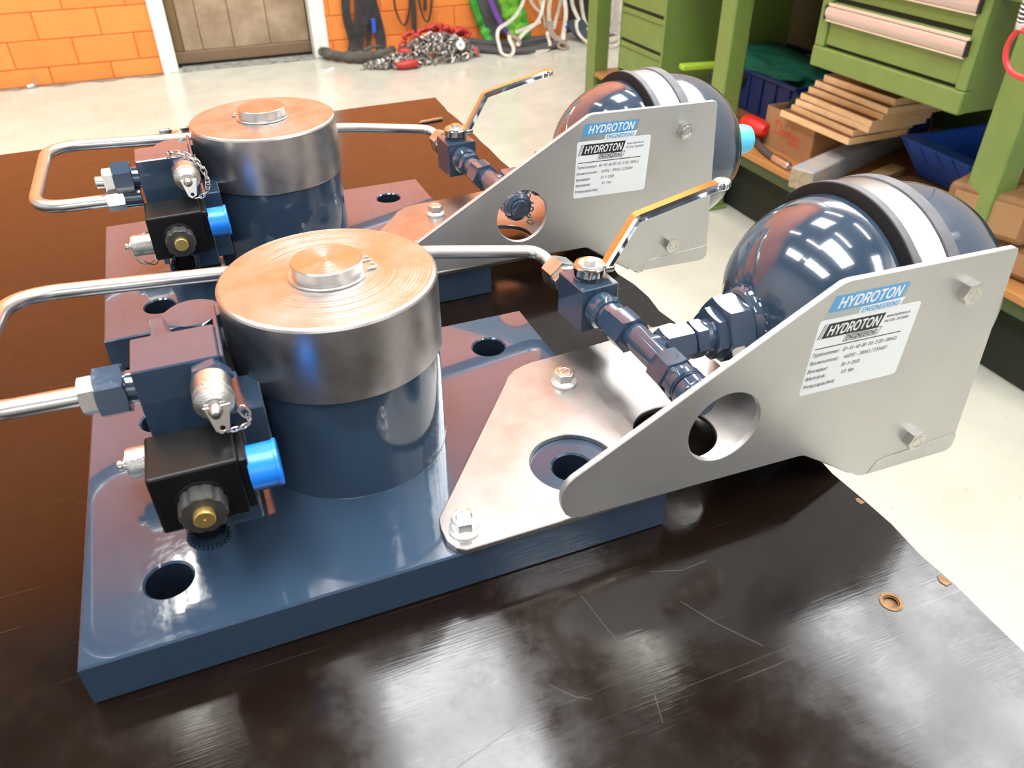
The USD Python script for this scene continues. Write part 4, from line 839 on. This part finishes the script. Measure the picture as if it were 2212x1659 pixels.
# ------------------------------------------------------------------ slings, ropes and chains along the orange wall
WY = WALL_Y-.012
def strap(name, pts, w, mat, label, cat='sling', t=.006, up=(0, -1, 0), n=40, group=None, extra=None):
    P = spline(pts, n) if len(pts) > 2 else np.array(pts, float)
    th = thing(name, label, cat, (0, 0, 0), group=group)
    part(th, 'webbing', sweep(P, flat(w, t), up=up), mat, smooth=40)
    return th
rail = thing('hook_rail', 'steel hook rail on the orange wall from which the slings hang', 'hook rail', (0, WALL_Y, 1.345))
part(rail, 'rail', rbox(1.00, 2.70, -.012, -.0005, -.030, .030, .003), GALV)
for k_, x_ in enumerate((1.075, 1.165, 1.235, 1.36, 1.48, 1.60, 1.855, 1.92, 2.01, 2.05, 2.11, 2.15, 2.29, 2.33, 2.39, 2.46, 2.52, 2.56, 2.66)):
    part(rail, 'peg', tube(np.array([(x_, -.010, -.002), (x_, -.12, -.002), (x_, -.135, .018)]), .006, 8), GALV)
# black slings by the door frame
s1 = strap('black_sling', [(1.075, WY-.03, 1.33), (1.085, WY-.02, .40), (1.072, WY-.02, .20), (1.085, WY-.03, .07), (1.060, WY-.05, .025)], .050, STRAP_BLACK, 'black sling hanging nearest the white door frame')
s2 = strap('black_sling', [(1.165, WY-.045, 1.33), (1.165, WY-.035, .45), (1.160, WY-.03, .25), (1.125, WY-.03, .12), (1.105, WY-.03, .06), (1.10, WY-.06, .025)], .085, STRAP_BLACK, 'wide black sling in the middle of the black bunch')
s3 = strap('black_sling', [(1.235, WY-.03, 1.33), (1.215, WY-.03, .42), (1.235, WY-.03, .25), (1.258, WY-.03, .10), (1.250, WY-.05, .025)], .062, STRAP_BLACK, 'black sling with a blue tag hanging right in the black bunch')
part(s3, 'blue_tag', rotz(rbox(-.012, .012, -.003, .003, -.040, .040, .002), 0, (1.222, WY-.040, .165)), TAGBLUE, 'blue tag')
s4 = strap('black_sling', [(1.190, WY-.02, .28), (1.200, WY-.02, .15), (1.180, WY-.025, .05), (1.170, WY-.05, .02)], .026, STRAP_BLACK, 'narrow black strap end between the black slings')
g1 = thing('grey_sling_bundle', 'thick grey sling bundle lying on the floor by the door', 'sling', (0, 0, 0))
gpth = spline([(.905, 4.740, .032), (.985, 4.640, .034), (1.085, 4.565, .036), (1.185, 4.560, .034), (1.270, 4.610, .036), (1.31, 4.68, .034)], 40)
ov = [(.026*math.cos(a), .030*math.sin(a)) for a in np.linspace(0, 2*math.pi, 15)[:-1]]
part(g1, 'sling_body', sweep(gpth, ov, up=(0, 0, 1), scale=[.75+.35*math.sin(math.pi*i/39)+.12*math.sin(i*1.3) for i in range(40)]), CLOTHGREY, smooth=True)
part(g1, 'eye_end', [sweep(spline([(.905, 4.745, .03), (.890, 4.765, .045), (.905, 4.772, .060), (.935, 4.755, .052), (.96, 4.70, .05)], 16), flat(.03, .012), up=(0, 0, 1)), sweep(spline([(1.12, 4.60, .06), (1.18, 4.62, .075), (1.25, 4.66, .06)], 12), flat(.03, .010), up=(0, 0, 1))], CLOTHGREY)
# belts hanging in loops
def loop(name, x0, x1, zb, label, w=.022, zt=1.33, dy=.02):
    xm = (x0+x1)/2; P = spline([(x0-.004, WY-dy, zt), (x0, WY-dy, zb+.14), (x0+.018, WY-dy, zb+.045), (xm, WY-dy-.004, zb), (x1-.018, WY-dy, zb+.045), (x1, WY-dy, zb+.14), (x1+.004, WY-dy, zt)], 60)
    T = np.gradient(P, axis=0); T /= np.linalg.norm(T, axis=1)[:, None]; up = np.stack([-T[:, 2], np.zeros(60), T[:, 0]], 1)
    th = thing(name, label, 'belt', (0, 0, 0)); part(th, 'belt', sweep(P, flat(w, .007), up=up), STRAP_BROWN, smooth=40); return th
loop('hanging_belt', 1.365, 1.462, .150, 'dark looped belt hanging left above the chain pile', .024)
loop('hanging_belt', 1.515, 1.600, .158, 'dark looped belt hanging right above the chain pile', .022, dy=.028)
strap('hanging_belt', [(1.482, WY-.03, 1.33), (1.480, WY-.03, .30), (1.476, WY-.03, .16), (1.468, WY-.03, .085)], .030, STRAP_BROWN, 'dark belt end hanging straight between the two looped belts', 'belt')
strap('hanging_belt', [(1.565, WY-.012, 1.33), (1.562, WY-.012, .34), (1.556, WY-.012, .22)], .018, STRAP_BROWN, 'thin dark belt end inside the right belt loop', 'belt')
# chain pile with red hooks
rng = np.random.default_rng(21)
cp = thing('chain_pile', 'heap of steel lifting chains with red hooks on the floor', 'chain', (0, 0, 0))
def heap(cx, cy, rx, ry, h, n, L=.032):
    out = []
    for k in range(n):
        a, q = rng.uniform(0, 2*math.pi), math.sqrt(rng.random()); x, y = cx+rx*q*math.cos(a), cy+ry*q*math.sin(a)
        z = .010 + max(0, h*(1-q**2.2)*(0.80+.20*rng.random()))
        out.append(link((x, y, z), L*rng.uniform(.9, 1.15), L*.62, L*.115, rand_rot(rng), 12, 5))
    return out
lk = heap(1.53, 4.50, .265, .15, .120, 300, .046) + heap(1.30, 4.42, .15, .10, .05, 90, .042) + heap(1.16, 4.42, .095, .045, .02, 36, .040)
part(cp, 'chain_links', lk, CHAINM, 'tangled steel chain links', kind='stuff')
def hook(pts, r0, lab=None):
    P = spline(pts, 24); part(cp, 'hook', sweep(P, circ(r0, 10), scale=[.65+.5*math.sin(math.pi*i/23) for i in range(24)]), HOOKRED, lab, smooth=True)
hook([(1.235, 4.335, .030), (1.27, 4.325, .026), (1.32, 4.322, .028), (1.355, 4.335, .024), (1.362, 4.355, .02)], .022, 'red clevis hook lying at the front of the heap')
hook([(1.285, 4.46, .055), (1.32, 4.44, .072), (1.35, 4.43, .060), (1.36, 4.42, .045)], .018)
for k in range(13):
    x = rng.uniform(1.34, 1.74); z = .110+.045*math.sin((x-1.30)/.42*math.pi)+rng.uniform(-.01, .015); y = 4.55+rng.uniform(-.03, .05); a = rng.uniform(0, 6.28); q = rng.uniform(.035, .055)
    hook([(x-q*math.cos(a), y, z-.3*q), (x-q*.4*math.cos(a+.5), y-.02, z+.25*q), (x+q*.4, y-.01, z+.2*q), (x+q*math.cos(a), y-.015, z-.2*q), (x+q*.6*math.cos(a), y-.02, z-.6*q)], .013)
part(cp, 'hook', ring((1.335, 4.49, .085), .030, .009, (.3, -1, .2)), HOOKRED); part(cp, 'hook', ring((1.415, 4.52, .115), .024, .008, (-.2, -1, .5)), HOOKRED)
part(cp, 'ring_tag', lathe([(.008, -.003), (.026, -.003), (.028, 0), (.026, .003), (.008, .003), (.008, -.003)], (1.655, 4.405, .085), (.1, -1, .35), 28), STICK_WHITE, 'white round ring tag')
part(cp, 'hook', [tube(spline([(1.745, 4.44, .05), (1.76, 4.425, .04), (1.755, 4.415, .02)], 10), .010, 8)], HOOKRED)
# green round slings
def green(name, pts, r, mat, label):
    th = thing(name, label, 'sling', (0, 0, 0)); P = spline(pts, 36); sc = [1+.16*math.sin(i*.9+len(pts))+.06*math.sin(i*2.3) for i in range(36)]
    part(th, 'sling_body', sweep(P, [(r*1.25*math.cos(a), r*.75*math.sin(a)) for a in np.linspace(0, 2*math.pi, 13)[:-1]], up=(0, -1, 0), scale=sc), mat, smooth=True); return th
green('green_sling', [(1.855, WY-.03, 1.33), (1.862, WY-.03, .30), (1.895, WY-.04, .16), (1.925, WY-.05, .09), (1.935, WY-.09, .04), (1.955, WY-.11, .022)], .024, STRAP_GREEN, 'dark green round sling at the left side of the green bunch')
green('green_sling', [(2.045, WY-.04, 1.33), (2.050, WY-.04, .28), (2.085, WY-.05, .16), (2.105, WY-.06, .08), (2.075, WY-.10, .03)], .030, STRAP_GREEN2, 'lime green round sling in the middle of the green bunch')
green('green_sling', [(2.105, WY-.045, 1.33), (2.110, WY-.045, .28), (2.135, WY-.05, .14), (2.150, WY-.07, .06), (2.130, WY-.11, .025)], .034, STRAP_GREEN2, 'thickest lime green round sling in the green bunch')
green('green_sling', [(2.150, WY-.035, 1.33), (2.160, WY-.035, .28), (2.185, WY-.04, .14), (2.205, WY-.06, .06), (2.180, WY-.10, .026)], .026, STRAP_GREEN, 'green round sling at the right side of the green bunch')
strap('grey_sling', [(1.905, WY-.05, 1.33), (1.915, WY-.05, .30), (1.955, WY-.06, .15), (1.975, WY-.07, .05), (1.975, WY-.11, .02)], .075, STRAP_GREY, 'broad grey sling hanging over the green bunch')
strap('grey_sling', [(2.010, WY-.045, 1.33), (2.012, WY-.045, .30), (2.025, WY-.05, .17), (2.030, WY-.055, .06)], .060, STRAP_GREY, 'dark grey sling behind the purple sling')
pu = strap('purple_sling', [(1.935, WY-.085, 1.33), (1.950, WY-.10, .27), (1.995, WY-.14, .15), (2.035, WY-.19, .075)], .030, STRAP_PURPLE, 'purple sling hanging diagonally across the green bunch')
part(pu, 'sling_eye', sweep(spline([(2.030, WY-.185, .085), (2.048, WY-.22, .045), (2.062, WY-.245, .020), (2.080, WY-.250, .030), (2.075, WY-.235, .055), (2.050, WY-.205, .060)], 22), flat(.026, .006), up=(0, -.7, .7)), STRAP_GREYBR, 'worn brown eye of the sling')
dk = thing('floor_webbing', 'flat dark webbing lying on the floor beneath the slings', 'sling', (0, 0, 0))
part(dk, 'webbing', [sweep(spline([(1.78, 4.62, .03), (1.90, 4.50, .018), (2.05, 4.42, .015), (2.20, 4.44, .016), (2.34, 4.50, .02)], 24), flat(.10, .016), up=(0, 0, 1)), sweep(spline([(1.80, 4.70, .035), (1.95, 4.62, .022), (2.15, 4.60, .022), (2.32, 4.62, .02)], 20), flat(.10, .030), up=(0, 0, 1))], STRAP_GREY)
# white slings
WHITES = [
 ('white sling crossing in front of the green bunch with its eye on the floor', [(2.165, WY-.16, .34), (2.110, WY-.18, .21), (2.020, WY-.20, .145), (1.955, WY-.22, .118), (1.932, WY-.26, .080), (1.920, WY-.33, .035), (1.915, WY-.40, .014), (1.945, WY-.43, .010), (1.975, WY-.41, .022), (1.995, WY-.33, .055), (2.010, WY-.26, .085)], .026),
 ('white sling sweeping down to the worn purple sling eye', [(2.330, WY-.06, 1.33), (2.322, WY-.08, .28), (2.290, WY-.12, .19), (2.235, WY-.16, .125), (2.160, WY-.19, .092), (2.095, WY-.22, .055), (2.062, WY-.28, .025)], .026),
 ('white strap end pointing left above the floor webbing', [(2.262, WY-.16, .130), (2.200, WY-.17, .112), (2.130, WY-.18, .096), (2.08, WY-.19, .088)], .024),
 ('white sling lying in a flat bow along the floor', [(2.060, WY-.32, .014), (2.095, WY-.40, .010), (2.170, WY-.40, .010), (2.230, WY-.37, .016), (2.262, WY-.30, .040), (2.285, WY-.22, .075)], .024),
 ('white sling hanging straight left of the dark door', [(2.395, WY-.05, 1.33), (2.388, WY-.06, .30), (2.352, WY-.09, .20), (2.345, WY-.11, .11), (2.350, WY-.13, .06)], .030),
 ('pale sling hanging at the edge of the dark door', [(2.455, WY-.07, 1.33), (2.450, WY-.08, .28), (2.455, WY-.12, .17), (2.430, WY-.16, .08), (2.395, WY-.22, .02)], .034),
 ('bright white sling with a slate grey end before the dark door', [(2.520, WY-.10, 1.33), (2.500, WY-.11, .30), (2.492, WY-.13, .22), (2.515, WY-.15, .15), (2.535, WY-.17, .105)], .030),
 ('white sling hanging over the dark door panel', [(2.560, WY-.12, 1.33), (2.552, WY-.13, .28), (2.560, WY-.14, .18), (2.572, WY-.17, .10), (2.590, WY-.22, .05)], .028),
 ('white sling hanging on the dark door nearest the bench leg', [(2.665, WY-.10, 1.33), (2.655, WY-.11, .28), (2.640, WY-.13, .16), (2.620, WY-.16, .075)], .030),
 ('long white sling trailing along the floor towards the bench leg', [(2.505, WY-.18, .12), (2.490, WY-.25, .055), (2.500, WY-.36, .022), (2.530, WY-.46, .010), (2.590, WY-.48, .010), (2.68, WY-.42, .010), (2.76, WY-.34, .010)], .024),
 ('thin pale sling hanging between the crossing white slings', [(2.285, WY-.03, 1.33), (2.290, WY-.035, .30), (2.325, WY-.05, .16), (2.335, WY-.07, .07)], .020),
 ('worn pale sling swinging left towards the green bunch', [(2.225, WY-.02, 1.33), (2.240, WY-.03, .25), (2.275, WY-.04, .19), (2.310, WY-.05, .16)], .022),
 ('pale sling hanging behind the bright white sling', [(2.475, WY-.03, 1.33), (2.470, WY-.035, .28), (2.420, WY-.06, .13), (2.385, WY-.09, .06)], .026)] + [
 ('white sling coiled in rings on the floor behind the bench leg', [(2.735, 4.44, .50), (2.730, 4.44, .20), (2.720, 4.46, .07)] + [(2.655+(.115+.012*k/8)*math.cos(.9-k*math.pi/4), 4.53+(.085+.01*k/8)*math.sin(.9-k*math.pi/4), .030-.0012*k) for k in range(17)], .026),
 ('white sling hanging beside the coil behind the bench leg', [(2.700, 4.50, .60), (2.698, 4.50, .25), (2.690, 4.52, .06), (2.640, 4.56, .02)], .030)]
for lab, pts, w in WHITES:
    P = spline(pts, 50); T = np.gradient(P, axis=0); T /= np.linalg.norm(T, axis=1)[:, None]
    up = np.array([(0, -1.0, 0)]*50); bad = np.abs(T[:, 1]); up = up + np.array([0, 0, 1.0])*np.clip(bad*1.6, 0, 1.6)[:, None]
    n_ = len(P); th = thing('white_sling', lab, 'sling', (0, 0, 0)); part(th, 'webbing', sweep(P, flat(w*.8, .006), up=up), STRAP_WHITE, smooth=40)
    if 'slate' in lab:
        part(th, 'slate_end', sweep(spline([(2.530, WY-.168, .112), (2.560, WY-.19, .070), (2.585, WY-.22, .030), (2.60, WY-.25, .015)], 16), flat(.050, .010), up=(0, -1, .4)), STRAP_SLATE, 'slate grey end')
    if 'edge of the dark' in lab: part(th, 'blue_tag', rbox(2.425, 2.440, WY-.190, WY-.183, .078, .098, .002), TAGBLUE, 'small blue tag')
    if 'nearest the bench' in lab: part(th, 'blue_tag', rbox(2.608, 2.632, WY-.178, WY-.170, .050, .080, .002), TAGBLUE, 'small blue tag')
single('slate_sling_heap', [sweep(spline([(2.50, WY-.14, .12), (2.52, WY-.18, .06), (2.56, WY-.24, .03), (2.63, WY-.28, .022)], 20), [(.055*math.cos(a), .020*math.sin(a)) for a in np.linspace(0, 6.283, 13)[:-1]], up=(0, -.4, 1))], STRAP_SLATE, 'slate grey sling heap under the white slings', 'sling', smooth=True)
bs = thing('brown_sling', 'frayed brown sling knotted among the white slings', 'sling', (0, 0, 0))
part(bs, 'webbing', [sweep(spline([(2.36, WY-.10, .12), (2.33, WY-.16, .07), (2.345, WY-.24, .03), (2.36, WY-.33, .015)], 20), flat(.040, .010), up=(0, -1, .5)), ring((2.325, WY-.37, .018), .030, .009, (0, -.5, 1))], STRAP_GREYBR)
single('drop_cable', tube(spline([(1.90, 2.95, 1.0), (2.05, 2.93, .78), (2.30, 2.95, .55), (2.62, 3.10, .36), (2.80, 3.3, .30)], 30), .006, 8), HOSE, 'thin dark cable hanging slantwise behind the bench leg', 'cable')
# scraps on floor and table
single('paper_scrap', rotz(bevel_extrude(Polygon([(-.045, -.012), (.030, -.020), (.050, .006), (-.010, .016), (-.040, .012)]), .0012, .0003), .9, (.885, 4.50, .0004)), PAPER, 'small torn pale paper scrap on the floor near the door', 'paper scrap')
db = thing('wall_anchor', 'small pale plug and screw lying at the foot of the orange wall', 'wall plug', (-.70, 4.755, 0))
part(db, 'plug', rod(.008, 0, .035, origin=(0, 0, .010), axis=(1, .2, .15), n=12), STICK_WHITE); part(db, 'screw', rod(.006, 0, .050, origin=(.034, 0, .012), axis=(.5, 0, 1), n=10), GALV)
wn = thing('wing_nut', 'shiny wing nut lying at the far edge of the dark table', 'wing nut', (.082, .900, TABLE_Z))
part(wn, 'nut_body', rod(.0075, 0.0003, .010, n=16), CHROME); part(wn, 'wing', [roundbox(.005, .022, -.0025, .0025, .004, .016, .0022, 10), roundbox(-.022, -.005, -.0025, .0025, .004, .016, .0022, 10)], CHROME)
ws = single('wood_splinter', rotz(bevel_extrude(Polygon([(-.020, -.002), (.018, -.004), (.022, .002), (-.014, .004)]), .003, .0008), .2, (.4300, .835, TABLE_Z+.0002)), BAREWOOD, 'thin wood splinter lying on the table behind the far valve', 'wood splinter')
